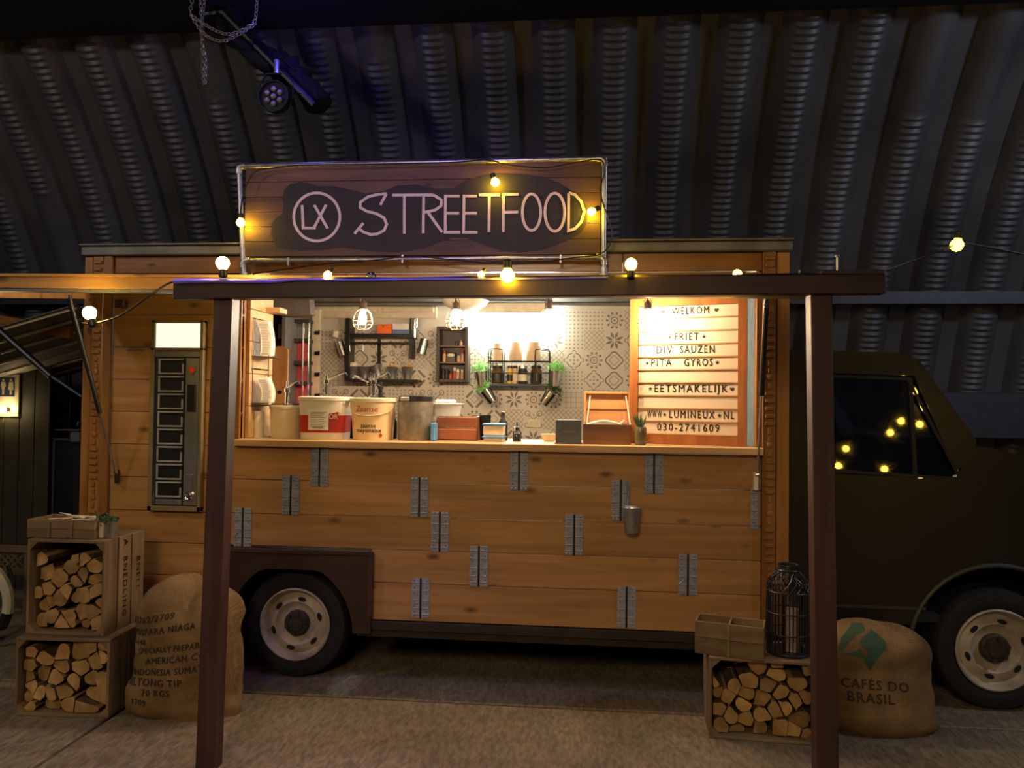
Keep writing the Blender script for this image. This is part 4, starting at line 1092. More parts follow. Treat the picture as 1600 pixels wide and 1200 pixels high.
MB().lathe([(rr*.96, CT), (rr, CT+.01), (rr, zz2), (rr*1.03, zz2+.004), (rr*.97, zz2+.004), (rr*.95, CT+.012), (.001, CT+.012)], (cx, .20, 0), 36).build('body', plain('dull_aluminium', (.25, .23, .20), .5, .4, .25, 30), pot, smooth=True)
MB().lathe([(rr*.99, zz2-.004), (rr*.98, zz2+.032), (rr*.80, zz2+.038), (.001, zz2+.038)], (cx+.0, .22, 0), 32).build('lid', M['blackm'], pot, smooth=True)
MB().box(cx-.07, cx-.015, .20-rr*.98, .20-rr*.90, zz2+.006, zz2+.03, bev=.004).build('lid_clip', M['steel'], pot)
# slatted red crate with enamel basin on it
xa, xb = at(683, 660, .22).x, at(750, 660, .22).x; ztc = at(716, 651, .22).z
cr = thing('slatted_box', ((xa+xb)/2, .32, CT), 'small red-brown slatted wooden box on the counter right of the pot', 'crate')
for k in range(2):
    hs = (ztc-CT)/2
    MB().box(xa, xb-.02, .215, .226, CT+.006+k*hs, CT+(k+1)*hs-.004, bev=.003).build('slat', M['redwood'], cr)
    MB().box(xa, xb-.02, .414, .425, CT+.006+k*hs, CT+(k+1)*hs-.004, bev=.003).build('slat', M['redwood'], cr)
MB().box(xa, xa+.014, .227, .413, CT, ztc, bev=.003).build('end_board', M['redwood'], cr)
MB().box(xb-.034, xb-.02, .227, .413, CT, ztc, bev=.003).build('end_board', M['redwood'], cr)
MB().box(xa+.016, xb-.036, .227, .413, CT, CT+.008).build('bottom_board', M['chest'], cr)
xa2, xb2 = at(668, 630, .30).x, at(723, 630, .30).x; cx = (xa2+xb2)/2; rr = (xb2-xa2)/2; zt3 = at(697, 631, .3).z
bs = thing('enamel_basin', (cx, .32, ztc), 'white enamel basin standing on the red-brown slatted box', 'basin')
z0_ = ztc+.002
MB().lathe([(.001, z0_), (rr*.80, z0_), (rr*.92, zt3-.012), (rr*1.05, zt3), (rr*1.03, zt3+.005), (rr*.88, zt3-.006), (rr*.76, z0_+.006), (.001, z0_+.006)], (cx, .32, 0), 36, ry=.72, sq=.75).build('bowl', M['enamel'], bs, smooth=True)
MB().box(cx-rr*.55, cx+rr*.55, .30, .36, zt3+.001, zt3+.028, bev=.008).build('folded_cloth', M['enamel'], bs)
q = at(678, 665, .12)
bl3 = thing('blue_tub', (q.x, .13, CT), 'light blue plastic tub end standing in front of the slatted box', 'tub')
MB().box(q.x-.016, q.x+.010, .10, .19, CT, at(678, 661, .12).z, bev=.005).build('body', M['blue'], bl3)
# clear tubs with blue lids
for k, (lab) in enumerate(('lower cream food tub with light blue lid under its twin', 'upper cream food tub with light blue lid, on top of another')):
    q0, q1 = at(754, 670, .16), at(789, 670, .16); hh = .062 if k else .022; z0 = CT if k == 0 else CT+.034
    tb = thing('food_tub', ((q0.x+q1.x)/2, .20, z0), lab, 'food container', 'blue lidded tubs on the counter')
    MB().box(q0.x+.006, q1.x-.006, .150, .25, z0, z0+hh, bev=.006).build('body', M['cream'], tb)
    MB().box(q0.x, q1.x, .143, .257, z0+hh+.0005, z0+hh+.011, bev=.003).build('lid', M['blue'], tb)
small_bottle(786, 643, .36, .030, M['black'], 'dark bottle behind the blue lidded tubs')
q = at(758, 646, .34)
cn = thing('beaker', (q.x, .35, CT), 'dark grey metal beaker behind the slatted box', 'cup')
MB().lathe([(.030, CT), (.036, q.z-.01), (.033, q.z-.01), (.028, CT+.004), (.001, CT+.004)], (q.x, .35, 0), 18).build('body', M['blackm'], cn, smooth=True)
q = at(808, 660, .22)
sh = thing('salt_shaker', (q.x, .22, CT), 'small steel and glass shaker left of the wooden bowl', 'shaker')
MB().lathe([(.026, CT), (.027, CT+.055), (.020, CT+.065)], (q.x, .22, 0), 16).build('body', M['glass'], sh, smooth=True)
MB().lathe([(.021, CT+.002), (.022, CT+.05), (.001, CT+.05)], (q.x, .22, 0), 16).build('contents', M['greyboard'], sh, smooth=True)
MB().lathe([(.022, CT+.064), (.021, CT+.085), (.008, CT+.092), (.007, CT+.12), (.001, CT+.121)], (q.x, .22, 0), 14).build('top', M['chrome'], sh, smooth=True)
q = at(858, 676, .30)
bw = thing('wooden_bowl', (q.x, .30, CT), 'small beige bowl between the shaker and the grey box', 'bowl')
MB().lathe([(.03, CT), (.045, CT+.03), (.052, CT+.045), (.047, CT+.045), (.026, CT+.008), (.001, CT+.008)], (q.x, .30, 0), 22).build('body', M['cream'], bw, smooth=True)
q0, q1 = at(868, 690, .02), at(908, 690, .02); ztp = at(888, 656, .02).z
gb = thing('grey_box', ((q0.x+q1.x)/2, .06, CT), 'dark grey carton box standing upright on the counter', 'box')
MB().box(q0.x, q1.x, .02, .115, CT+.004, ztp, bev=.003).build('body', M['greyboard'], gb)
MB().box(q0.x-.006, q1.x+.006, .012, .12, CT, CT+.006, bev=.002).build('base', M['blackm'], gb)
MB().box((q0.x+q1.x)/2-.04, (q0.x+q1.x)/2+.04, .017, .0195, CT+.07, CT+.073).build('slot', M['inkgrey'], gb)
# wooden chest with open lid and napkins
q0, q1 = at(911, 690, .04), at(986, 690, .04); ztp = at(950, 663, .04).z
ch = thing('wooden_chest', ((q0.x+q1.x)/2, .15, CT), 'brown wooden chest with its orange lid propped open, full of napkins', 'box')
x0, x1 = q0.x, q1.x
MB().box(x0, x1, .04, .052, CT, ztp, bev=.002).build('front_board', M['chest'], ch); MB().box(x0, x1, .248, .26, CT, ztp, bev=.002).build('back_board', M['chest'], ch)
MB().box(x0, x0+.012, .053, .247, CT, ztp, bev=.002).build('end_board', M['chest'], ch); MB().box(x1-.012, x1, .053, .247, CT, ztp, bev=.002).build('end_board', M['chest'], ch)
MB().box(x0+.013, x1-.013, .053, .247, CT, CT+.01).build('bottom_board', M['chest'], ch)
zl = at(955, 611, .30).z; LH = zl-ztp; tilt = -.18
def lidbox(a, b, c, d, e, f, name, m, par): 
    return MB().box(a, b, c, d, e, f, RX(tilt), (0, .265, ztp), bev=.0015).build(name, m, par)
lid = lidbox(x0+.002, x1+.012, .297, .307, ztp+.004, ztp+LH, 'lid', M['chestlid'], ch)
lidbox(x0+.002, x0+.016, .265, .296, ztp+.004, ztp+LH, 'lid_edge', M['chestlid'], lid); lidbox(x1-.002, x1+.012, .265, .296, ztp+.004, ztp+LH, 'lid_edge', M['chestlid'], lid)
lidbox(x0+.017, x1-.003, .265, .296, ztp+LH-.014, ztp+LH, 'lid_edge', M['chestlid'], lid)
lidbox(x0+.017, x1-.003, .291, .2965, ztp+LH*.44, ztp+LH*.48, 'batten', M['chest'], lid)
for xx, s_ in ((x0+.03, 1), (x1-.01, -1)):
    MB().bar((xx-.01*s_, .13, ztp-.005), (xx+.010*s_, .268, ztp+LH*.84), .005).build('lid_stay', M['napkin'], ch)
nk = thing('napkin_pile', ((x0+x1)/2, .15, ztp-.05), 'pile of cream paper napkins inside the open chest', 'napkins')
for k in range(8):
    z0 = CT+.012+k*.012
    MB().box(x0+.022, x1-.03, .062, .235, z0, z0+.0105, RZ(.01*(k % 3-1))).build('napkin', M['napkin'], nk)
t = MB(); n = 14
vs = [(x0+.022+(x1-x0-.07)*i/n, y, CT+.112+.022*math.sin(PI*i/n)+(.004 if y > .1 else 0)) for i in range(n+1) for y in (.062, .235)]
vs += [(v[0], v[1], CT+.109) for v in vs]
m_ = 2*(n+1); fs = [(2*i, 2*i+2, 2*i+3, 2*i+1) for i in range(n)]+[(2*i, 2*i+2, 2*i+2+m_, 2*i+m_) for i in range(n)]+[(2*i+1, 2*i+3, 2*i+3+m_, 2*i+1+m_) for i in range(n)]
t._add(vs, fs).build('bulging_napkin', M['napkin'], nk)
MB().box(x1-.085, x1-.028, .09, .20, CT+.118, CT+.122, RY(-.7)).build('folded_napkin', M['napkin'], nk)
# little vase with leaves at right end
q = at(1001, 690, .03); zv = at(1001, 667, .03).z
va = thing('leaf_vase', (q.x, .045, CT), 'little brown glass vase of pointed leaves at the foot of the letter board', 'plant')
MB().lathe([(.028, CT), (.034, CT+.01), (.034, zv-.01), (.030, zv), (.026, zv), (.026, CT+.008), (.001, CT+.008)], (q.x, .045, 0), 18).build('vase', plain('smoky_glass', (.14, .12, .07), .15), va, smooth=True)
rr_ = random.Random(3)
for k in range(9):
    a = rr_.uniform(-.5, .5); b_ = rr_.uniform(-.3, .3); L_ = rr_.uniform(.06, .10)
    o = Vector((q.x+a*.02, .045+b_*.02, zv-.01)); tip = o+Vector((math.sin(a)*L_, math.sin(b_)*L_*.5, math.cos(a)*L_))
    MB().tube([o, o*.5+tip*.5, tip], [.003, .006, .0008], 4).build('leaf', M['leafd'], va)
# ---- hanging galvanised bucket on the front
q = at(986, 832, -.06); zt4 = at(986, 793, -.06).z
hk = thing('hanging_bucket', (q.x, -.055, q.z), 'small galvanised bucket hanging on a hooked strip against the plank front', 'bucket')
MB().lathe([(.001, q.z), (.036, q.z), (.050, zt4), (.053, zt4+.003), (.050, zt4+.005), (.047, zt4-.002), (.034, q.z+.004), (.001, q.z+.004)], (q.x, -.07, 0), 26).build('body', M['galv'], hk, smooth=True)
t0 = at(979, 752, -.02)
MB().tube([(t0.x, -.012, t0.z-.005), (t0.x, -.022, t0.z), (t0.x+.01, -.02, t0.z-.06), (q.x-.02, -.024, zt4+.002)], .007, 6).build('hook_strip', M['galv'], hk)
MB().tube([(q.x+.048*math.cos(a), -.07-.048*math.sin(a)*.3, zt4-.002+.012*math.sin(a)) for a in [PI*k/10 for k in range(11)]], .002, 5).build('bail', M['galv'], hk)
# ---- newspapers in a wire rack on the partition
nr = thing('paper_rack', (-2.0, .2, 1.6), 'black wire wall rack on the left partition holding newsprint cones', 'rack')
px_ = -2.018
for z in (at(400, 500, .2).z, at(400, 558, .2).z, at(400, 577, .2).z, at(400, 630, .2).z):
    MB().tube([(px_+.004, .08, z), (px_+.004, .33, z)], .003, 5).build('wire', M['black'], nr)
for y in (.09, .32):
    MB().tube([(px_+.004, y, at(400, 500, .2).z), (px_+.004, y, at(400, 632, .2).z)], .003, 5).build('wire', M['black'], nr)
for z in (at(400, 558, .2).z, at(400, 632, .2).z):
    MB().box(px_+.004, px_+.10, .09, .30, z-.004, z, bev=.001).build('tray', M['black'], nr)
for i, (yt, yb, lab) in enumerate(((503, 556, 'upper curled newsprint sheet in the black wire rack'), (590, 629, 'lower curled newsprint sheet in the black wire rack'))):
    zt5, zb5 = at(400, yt, .2).z, at(400, yb, .2).z+.001
    npp = thing('newspaper', (px_+.05, .2, zb5), lab, 'newspaper', 'newsprint in the wire rack')
    for s_ in range(3):
        vs = []; n = 12
        for j in range(n+1):
            f = j/n; bul = math.sin(PI*f*.75)*(.030 if i == 0 else .045)
            for (xx, yy) in ((px_+.012+s_*.006+bul*(1-s_*.1)+f*.01*0, .10), (px_+.075+bul*.8-s_*.004, .135+s_*.01), (px_+.070+bul*.6, .20+.01*s_)):
                vs.append((xx, yy, zb5+(zt5-zb5)*(1-f)*(1-.05*s_)))
        fs = [(3*j+a, 3*j+a+1, 3*j+a+4, 3*j+a+3) for j in range(n) for a in (0, 1)]
        sh_ = MB()._add(vs, fs).build('sheet', M['paper'], npp)
        if s_ == 0:
            t = MB(); rq = random.Random(i+8)
            for j in range(1, n):
                for a in (0, 1):
                    A_, B_ = Vector(vs[3*j+a]), Vector(vs[3*j+a+1]); C_ = Vector(vs[3*j+a+3]) if j < n else A_
                    nn = (B_-A_).cross(Vector((0, 0, 1))).normalized()*-.0015
                    if nn.y > 0: nn = -nn
                    u0, u1 = rq.uniform(.08, .2), rq.uniform(.7, .92)
                    for vv in (.15, .45, .72):
                        p_ = [A_.lerp(B_, u0), A_.lerp(B_, u1)]; dn = (C_-A_)*vv; dn2 = (C_-A_)*(vv+.14)
                        t._add([p_[0]+dn+nn, p_[1]+dn+nn, p_[1]+dn2+nn, p_[0]+dn2+nn], [(0, 1, 2, 3)])
            t.build('print', M['inkgrey'], sh_, fix=False, kind='stuff')
# ---- cutting board leaning in the gap, grill cabinet, extractor hood
q0, q1 = at(426, 600, .62), at(449, 600, .62); zt6, zb6 = at(438, 541, .62).z, at(438, 636, .62).z
cb = thing('cutting_board', ((q0.x+q1.x)/2, .63, zb6), 'long mottled wooden cutting board hanging behind the partition', 'cutting board')
w2 = (q1.x-q0.x); cxm = (q0.x+q1.x)/2
out = [(q0.x, zb6+.02), (q0.x+.02, zb6), (q1.x-.02, zb6), (q1.x, zb6+.02), (q1.x, zt6-.04)]+[(q1.x-.04+.04*math.cos(a), zt6-.04+.04*math.sin(a)) for a in (.4, .8, 1.2, 1.57)]+[(q0.x+.03-.03*math.sin(a), zt6-.03+.03*math.cos(a)) for a in (0, .5, 1.0, 1.57)]
MB().prism(out, .62, .64).build('board', M['board'], cb)
MB().prism(ell(cxm, zb6+.10, .018, .012, 12), .617, .6195).build('hand_hole', M['black'], cb)
gc = thing('grill_cabinet', (-2.2, 1.4, 1.0), 'dark open steel rack with red glowing panels behind the cutting board', 'rack')
Yg = 1.45
gx0, gx1 = at(428, 600, Yg).x, at(474, 600, Yg).x
zs = [at(455, y, Yg).z for y in (505, 535, 570, 602, 636, 680)]
for k, (a, b_) in enumerate(zip(zs, zs[1:])):
    MB().box(gx0, gx1, Yg+.06, Yg+.07, b_+.03, a).build('panel', M['steel'] if k == 0 else M['redglow'], gc)
    MB().box(gx0, gx1+.05, Yg-.02, Yg+.07, b_, b_+.03, bev=.003).build('shelf', M['darkint'], gc)
for xx in (gx1+.0, gx1+.045): MB().tube([(xx, Yg-.02, .9), (xx, Yg-.02, zs[0])], .008, 8).build('upright', M['chrome'], gc)
MB().box(gx0, gx1+.05, Yg-.02, Yg+.07, zs[0], zs[0]+.03, bev=.003).build('shelf', M['darkint'], gc)
q = at(486, 560, 1.3)
MB().box(-2.31, -2.285, 1.25, 1.84, .9, 2.40).build('side_panel', M['interior'], gc)
lamp('POINT', (gx1+.09, Yg+.02, 1.75), 0.12, (1, .12, .16), .03, name='red_grill_light')
hx0, hx1 = at(428, 480, .9).x, at(485, 480, .9).x
zh0, zh1 = at(455, 491, .9).z, at(455, 464, .9).z
eh = thing('extractor_hood', ((hx0+hx1)/2, 1.1, zh0), 'dark grey curved extractor hood up in the left corner of the kitchen', 'hood')
out = [(hx0+(hx1-hx0)*k/8, zh0-.014*math.sin(PI*k/8)) for k in range(9)]+[(hx1-.008, zh1), (hx0+.005, zh1)]
MB().prism(out, .9, 1.0).build('hood_body', M['hoodgrey'], eh)
# pale hook strip with black hooks
q0, q1 = at(486, 600, 1.6), at(498, 600, 1.6)
hs_ = thing('hook_strip', (q0.x, 1.6, 1.0), 'pale upright strip with black hooks at the left edge of the tiled wall', 'hook rail')
MB().box(q0.x, q1.x, 1.60, 1.64, .95, 2.38, bev=.003).build('strip', M['cornice'], hs_)
for py in (520, 552, 585, 618):
    c = at(495, py, 1.58)
    MB().box(c.x-.02, c.x+.02, 1.575, 1.599, c.z-.015, c.z+.015, bev=.005).tube([(c.x, 1.575, c.z), (c.x+.025, 1.555, c.z-.005), (c.x+.03, 1.55, c.z+.02)], .006, 6).build('hook', M['black'], hs_)

# ------------------------------------------------------------------ things on the tiled back wall
WY = BW-.004
q0, q1 = at(738, 492, 1.80), at(862, 492, 1.80); zq = at(800, 522, 1.80).z
wl_ = thing('wall_light', ((q0.x+q1.x)/2, 1.80, zq), 'bright white lit panel on the tiled wall above the wire rack', 'lamp')
MB().box(q0.x, q1.x, 1.79, WY, zq-.03, q0.z+.02, bev=.006).build('diffuser', M['led'], wl_)
q2, q3 = at(748, 474, 1.7), at(862, 490, 1.7)
lbx = MB().box(q2.x, q3.x, 1.66, 1.78, q3.z, q2.z, bev=.004).build('canopy_box', M['cornice'], wl_)
# round ivory shade on the ceiling
q = at(727, 468, 1.5); zb7 = at(727, 487, 1.5).z
ls = thing('ceiling_lamp', (q.x, 1.5, zb7), 'wide shallow ivory lampshade on the kitchen ceiling', 'lamp')
MB().lathe([(.001, zb7), (.09, zb7+.012), (.155, zb7+.045), (.185, zb7+.085), (.18, zb7+.088), (.10, zb7+.095), (.001, zb7+.096)], (q.x, 1.5, 0), 30).build('shade', M['napkin'], ls, smooth=True)
MB().tube([(q.x, 1.5, zb7+.09), (q.x, 1.5, 2.458)], .012, 8).build('stem', M['cornice'], ls)

# black rack with shelf, rail and buckets
RY_ = 1.70
def bx(p0, p1, y0, y1, bev=.003, mb=None):
    """box spanning two photo corners at the depth y0"""
    a, b = at(*p0, y0), at(*p1, y0)
    return (mb or MB()).box(min(a.x, b.x), max(a.x, b.x), y0, y1, min(a.z, b.z), max(a.z, b.z), bev=bev)
wr = thing('wall_rack', (at(596, 600, RY_).x, RY_, at(596, 600, RY_).z), 'black metal wall rack with shelf and hanging rail left of the spice cabinet', 'rack')
bx((540, 497), (545, 594), RY_, WY).build('side_bar', M['black'], wr)
bx((640, 497), (644, 560), RY_+.03, WY).build('side_bar', M['black'], wr)
bx((546, 521), (645, 528), RY_, WY).build('shelf', M['black'], wr)
bx((546, 534), (645, 537), RY_+.01, RY_+.03, .001).build('rail', M['black'], wr)
bx((541, 592), (652, 597), RY_-.02, WY).build('shelf', M['black'], wr)
bx((590, 528), (594, 592), WY-.01, WY).build('centre_bar', M['black'], wr)
for px in (548, 569, 590, 614, 637):
    c = at(px, 540, RY_+.02)
    MB().tube([(c.x, RY_+.005, c.z+.012), (c.x, RY_-.004, c.z), (c.x, RY_-.0, c.z-.05), (c.x, RY_+.004, c.z-.06)], .0035, 5).build('hook', M['chrome'], wr)
zsh = at(596, 521, RY_).z
b1 = thing('orange_carton', (at(602, 521, 1.74).x, 1.76, zsh), 'orange carton on the upper shelf of the black wall rack', 'box')
a, c = at(589, 521, 1.73), at(612, 507, 1.73)
MB().box(a.x, c.x, 1.73, 1.80, zsh+.001, c.z, bev=.003).build('carton', M['orange'], b1); MB().box(a.x+.045, a.x+.055, 1.727, 1.73, c.z-.018, c.z-.010).build('hole', M['ink'], b1)
b1 = thing('glove_box', (at(626, 521, 1.74).x, 1.76, zsh), 'white and blue carton on the rack shelf beside the orange one', 'box')
a, c = at(613, 521, 1.73), at(639, 505, 1.73)
MB().box(a.x, c.x, 1.73, 1.80, zsh+.001, c.z, bev=.003).build('carton', M['label'], b1)
MB().box(a.x+.001, c.x-.001, 1.727, 1.73, zsh+.003, zsh+.035).build('blue_band', plain('dusty_blue', (.10, .17, .38), .5), b1)
def tin_bucket(r0, r1, h, name='bucket'):
    t = thing(name, (0, 0, 0), 'x', 'bucket')
    MB().lathe([(.001, 0), (r0, 0), (r1, h), (r1*1.06, h+.003), (r1*1.0, h+.005), (r1*.93, h-.002), (r0*.92, .004), (.001, .004)], (0, 0, 0), 24).build('body', M['galv'], t, smooth=True)
    return t
protoB = tin_bucket(.032, .046, .095, 'tin_bucket')
zs2 = at(596, 592, RY_).z
first = True
foods = []
for i, (px, kind, tilt_, lab) in enumerate(((551, 'cone', 0, 'tin bucket of pale paper at the left end of the lower rack shelf'), (569, 'none', 0, 'empty tin bucket second from left on the lower rack shelf'), (591, 'none', -.35, 'tin bucket leaning over in the middle of the lower rack shelf'),
                                    (612, 'food', 0, 'tin bucket heaped with golden snacks, left of its like on the rack'), (636, 'food', 0, 'tin bucket heaped with golden snacks at the right end of the rack'))):
    o = protoB if first else copy_tree(protoB); first = False
    o['label'] = lab; o['group'] = 'tin buckets on the lower rack shelf'
    x = at(px, 592, 1.75).x
    o.location = (x, 1.76, zs2+.001+(.016 if tilt_ else 0)); o.rotation_euler = (0, tilt_, 0)
    ORG[o] = Vector(o.location)
    if kind == 'food':
        f = thing('snack_heap', (x, 1.76, zs2+.085), 'heap of golden snacks in the '+('left' if px == 612 else 'right')+' of the two filled tin buckets', 'food', 'golden snacks in tin buckets')
        rr_ = random.Random(px)
        for k in range(16):
            a_, d_ = rr_.uniform(0, 2*PI), rr_.uniform(0, .034)
            cc = Vector((x+d_*math.cos(a_), 1.76+d_*math.sin(a_), zs2+.098+rr_.uniform(0, .022)*(1-d_/.04)))
            dd = Vector((rr_.uniform(-1, 1), rr_.uniform(-1, 1), rr_.uniform(-.3, .8))).normalized()*.014
            MB().tube([cc-dd, cc, cc+dd], [.006, .009, .006], 6).build('snack', M['cork'], f)
    if kind == 'cone':
        f = thing('paper_cone', (x, 1.76, zs2+.08), 'pale crumpled paper standing in the leftmost tin bucket', 'paper')
        MB().lathe([(.036, zs2+.07), (.040, zs2+.115), (.026, zs2+.135), (.003, zs2+.128)], (x, 1.76, 0), 9).build('paper', M['napkin'], f)
# loose metal cups by the rack
for (px, py, l, w_, ang, lab) in ((648, 497, .15, .028, 0.0, 'tall shiny metal tube standing at the right end of the rack'), (661, 541, .125, .040, -2.9, 'wide shiny metal tumbler tilted at the right of the rack'), (533, 545, .12, .034, -.35, 'shiny metal tumbler hanging left of the rack'), (524, 522, .05, .030, .2, 'small pale mug hanging above the left metal tumbler')):
    c = at(px, py if py != 497 else 513, 1.72)
    t_ = thing('metal_cup', c, lab, 'cup')
    m_ = M['chrome'] if px != 524 else M['cornice']
    t = MB(); t.lathe([(.001, -l/2), (w_*.82, -l/2), (w_, l/2), (w_*1.08, l/2+.002), (w_*.93, l/2), (w_*.76, -l/2+.005), (.001, -l/2+.005)], (0, 0, 0), 22)
    for v in t.bm.verts: v.co = RY(ang) @ v.co + c
    t.build('body', m_, t_, smooth=True)
# spice cabinet
SYc = 1.72
a, c = at(681, 597, SYc), at(732, 510, SYc)
sc_ = thing('spice_cabinet', ((a.x+c.x)/2, 1.78, a.z), 'small dark wooden wall cabinet with three open compartments of bottles', 'cabinet')
x0, x1, z0, z1 = a.x, c.x, a.z, c.z
dk = wood('dark_cabinet_wood', (.035, .025, .02), (.075, .055, .045), 'Z', .5)
MB().box(x0, x0+.026, SYc, WY, z0, z1, bev=.003).build('side_board', dk, sc_); MB().box(x1-.026, x1, SYc, WY, z0, z1, bev=.003).build('side_board', dk, sc_)
MB().box(x0+.027, x1-.027, SYc, WY, z1-.026, z1, bev=.003).build('top_board', dk, sc_); MB().box(x0+.027, x1-.027, SYc, WY, z0, z0+.026, bev=.003).build('bottom_board', dk, sc_)
MB().box(x0+.027, x1-.027, WY-.01, WY, z0+.027, z1-.027).build('back_board', M['darkint'], sc_)
hh = (z1-z0-.052)/3
shz = [z0+.026, z0+.026+hh, z0+.026+2*hh]
for z in shz[1:]: MB().box(x0+.027, x1-.027, SYc+.005, WY-.011, z-.006, z+.004, bev=.002).build('shelf', M['chest'], sc_)
rr_ = random.Random(2)
capc = [M['red'], M['label'], M['black'], M['label']]
amb = plain('pinkish_bottle', (.55, .33, .22), .3); dkb = plain('dark_bottle', (.03, .02, .018), .3); pinkb = plain('red_spice', (.40, .07, .05), .4)
specs = {1: [(.14, .75, amb, M['red'], 'tall pinkish bottle with red cap on the middle shelf of the spice cabinet'), (.72, .42, amb, M['cornice'], 'small pale jar on the middle shelf of the spice cabinet, right part'), (.88, .78, amb, M['red'], 'narrow pinkish bottle with red cap at the right of the middle shelf')],
         0: [(.10, .66, dkb, M['black'], 'black bottle at the left of the lowest cabinet shelf'), (.24, .62, dkb, M['black'], 'black bottle second from left on the lowest cabinet shelf'), (.40, .50, pinkb, M['black'], 'squat dark red jar on the lowest cabinet shelf'), (.56, .72, pinkb, M['label'], 'red spice bottle with tall white cap on the lowest cabinet shelf'), (.70, .62, amb, M['label'], 'pale bottle with white cap second from right on the lowest shelf'), (.88, .60, amb, M['label'], 'pale bottle with white cap at the right of the lowest shelf')],
         2: [(.62, .30, dkb, M['black'], 'small dark jar on the top shelf of the spice cabinet'), (.82, .34, amb, M['steel'], 'small pale jar with steel cap on the top cabinet shelf')]}
for lv, L_ in specs.items():
    for (f, hf, mm_, cm, lab) in L_:
        x = x0+.03+(x1-x0-.06)*f; z = shz[lv]+(.0045 if lv else .0005)
        Hh = hh*hf; rad = .0155
        bt = thing('spice_bottle', (x, 1.775, z), lab, 'bottle', 'bottles in the spice cabinet')
        MB().lathe([(rad*.94, z), (rad, z+.004), (rad, z+Hh*.6), (rad*.6, z+Hh*.72)], (x, 1.775, 0), 12).build('body', mm_, bt, smooth=True)
        MB().lathe([(rad*.78, z+Hh*.70), (rad*.78, z+Hh*.98), (rad*.4, z+Hh)], (x, 1.775, 0), 12).build('cap', cm, bt, smooth=True)
c = at(705, 554, 1.76)
dt = thing('oval_tin', (c.x, 1.79, shz[1]+.005), 'dark tin with a pale oval label on the middle shelf of the spice cabinet', 'tin')
MB().box(c.x-.04, c.x+.034, 1.765, 1.815, shz[1]+.005, c.z+.02, bev=.004).build('tin', M['black'], dt)
MB().prism(ell(c.x-.003, c.z-.004, .030, .013, 16), 1.7625, 1.7645).build('oval_label', M['cornice'], dt)
# wire rack with cups and jars
a, c = at(763, 600, 1.70), at(858, 545, 1.70)
x0, x1 = a.x, c.x; zb8 = a.z; zm = at(810, 564, 1.70).z; zt8 = at(810, 546, 1.70).z
wk = thing('wire_rack', ((x0+x1)/2, 1.76, zb8), 'black wire two tier rack under the bright wall light', 'rack')
for (xa_, xb_) in ((x0, x0+.11), (x1-.11, x1)):
    for y in (1.70, 1.835):
        MB().tube(smooth_path([(xa_, y, zb8), (xa_, y, zt8-.03), (xa_+.02, y, zt8), (xb_-.02, y, zt8), (xb_, y, zt8-.03), (xb_, y, zb8)], 4), .0045, 6).build('end_hoop', M['black'], wk)
for z in (zb8+.002, (zb8+zm)/2, zm):
    for y in (1.70, 1.835): MB().tube([(x0, y, z), (x1, y, z)], .003, 5).build('wire', M['black'], wk)
for k in range(7):
    y = 1.70+.135*k/6
    for z in (zb8, zm-.002): MB().tube([(x0, y, z), (x1, y, z)], .0018, 4).build('shelf_wire', M['black'], wk)
bx((764, 600), (858, 604), 1.695, WY, .001).build('bottom_shelf', M['black'], wk)
for i, (px, pyt, lab) in enumerate(((778, 536, 'leftmost stack of brown paper cups on the wire rack'), (806, 534, 'middle stack of brown paper cups on the wire rack'), (834, 534, 'rightmost and widest stack of brown paper cups on the wire rack'))):
    c = at(px, pyt, 1.76); w_ = (.042, .052, .058)[i]
    st = thing('cup_stack', (c.x, 1.765, zm+.004), lab, 'cups', 'paper cups on the wire rack')
    n = 7; H_ = c.z-zm-.006
    for k in range(n):
        z = zm+.004+k*(H_-.075)/(n-1) if n > 1 else zm
        MB().lathe([(w_*1.03, z), (w_*1.0, z+.006), (w_*.90, z+.074), (w_*.001, z+.075)], (c.x, 1.765, 0), 20).build('cup', M['cardboard'], st, smooth=True)
jl = ((785, 'round amber jar with dark label at the left of the wire rack', M['jar'], 'dk'), (809, 'kraft pot with yellow label on the wire rack', M['cardboard'], 'yl'), (815, '', None, ''), (830, 'dark red jar with pale base in the wire rack', pinkb, 'dk'), (841, '', None, ''))
for (px, rad, m_, lm, capm, lab) in ((777, .048, M['jar'], M['black'], M['blackm'], 'round amber jar with black label at the left end of the wire rack'), (797, .024, M['yellow'], M['black'], M['black'], 'thin bottle with yellow label on the lower tier of the wire rack'), (805, .022, M['cardboard'], M['cornice'], M['blackm'], 'kraft paper pot beside the yellow labelled bottle'), (817, .040, dkb, M['cornice'], M['steel'], 'dark jar with pale lower label, fourth on the wire rack'), (838, .046, M['jar'], M['black'], M['blackm'], 'round amber jar with black label at the right end of the wire rack')):
    c = at(px, 571, 1.76); z = zb8+.006; H_ = c.z-z; x = c.x
    jr = thing('jar', (x, 1.765, z), lab, 'jar', 'jars on the wire rack')
    MB().lathe([(rad*.9, z), (rad, z+.008), (rad, z+H_*.66), (rad*.80, z+H_*.80), (rad*.78, z+H_*.84)], (x, 1.765, 0), 20).build('body', m_, jr, smooth=True)
    MB().lathe([(rad*1.01, z+.02), (rad*1.012, z+H_*.5)], (x, 1.765, 0), 20, closed=False).build('paper_label', lm, jr, smooth=True)
    MB().lathe([(rad*.86, z+H_*.84), (rad*.86, z+H_*.99), (.001, z+H_)], (x, 1.765, 0), 16).build('lid', capm, jr, smooth=True)
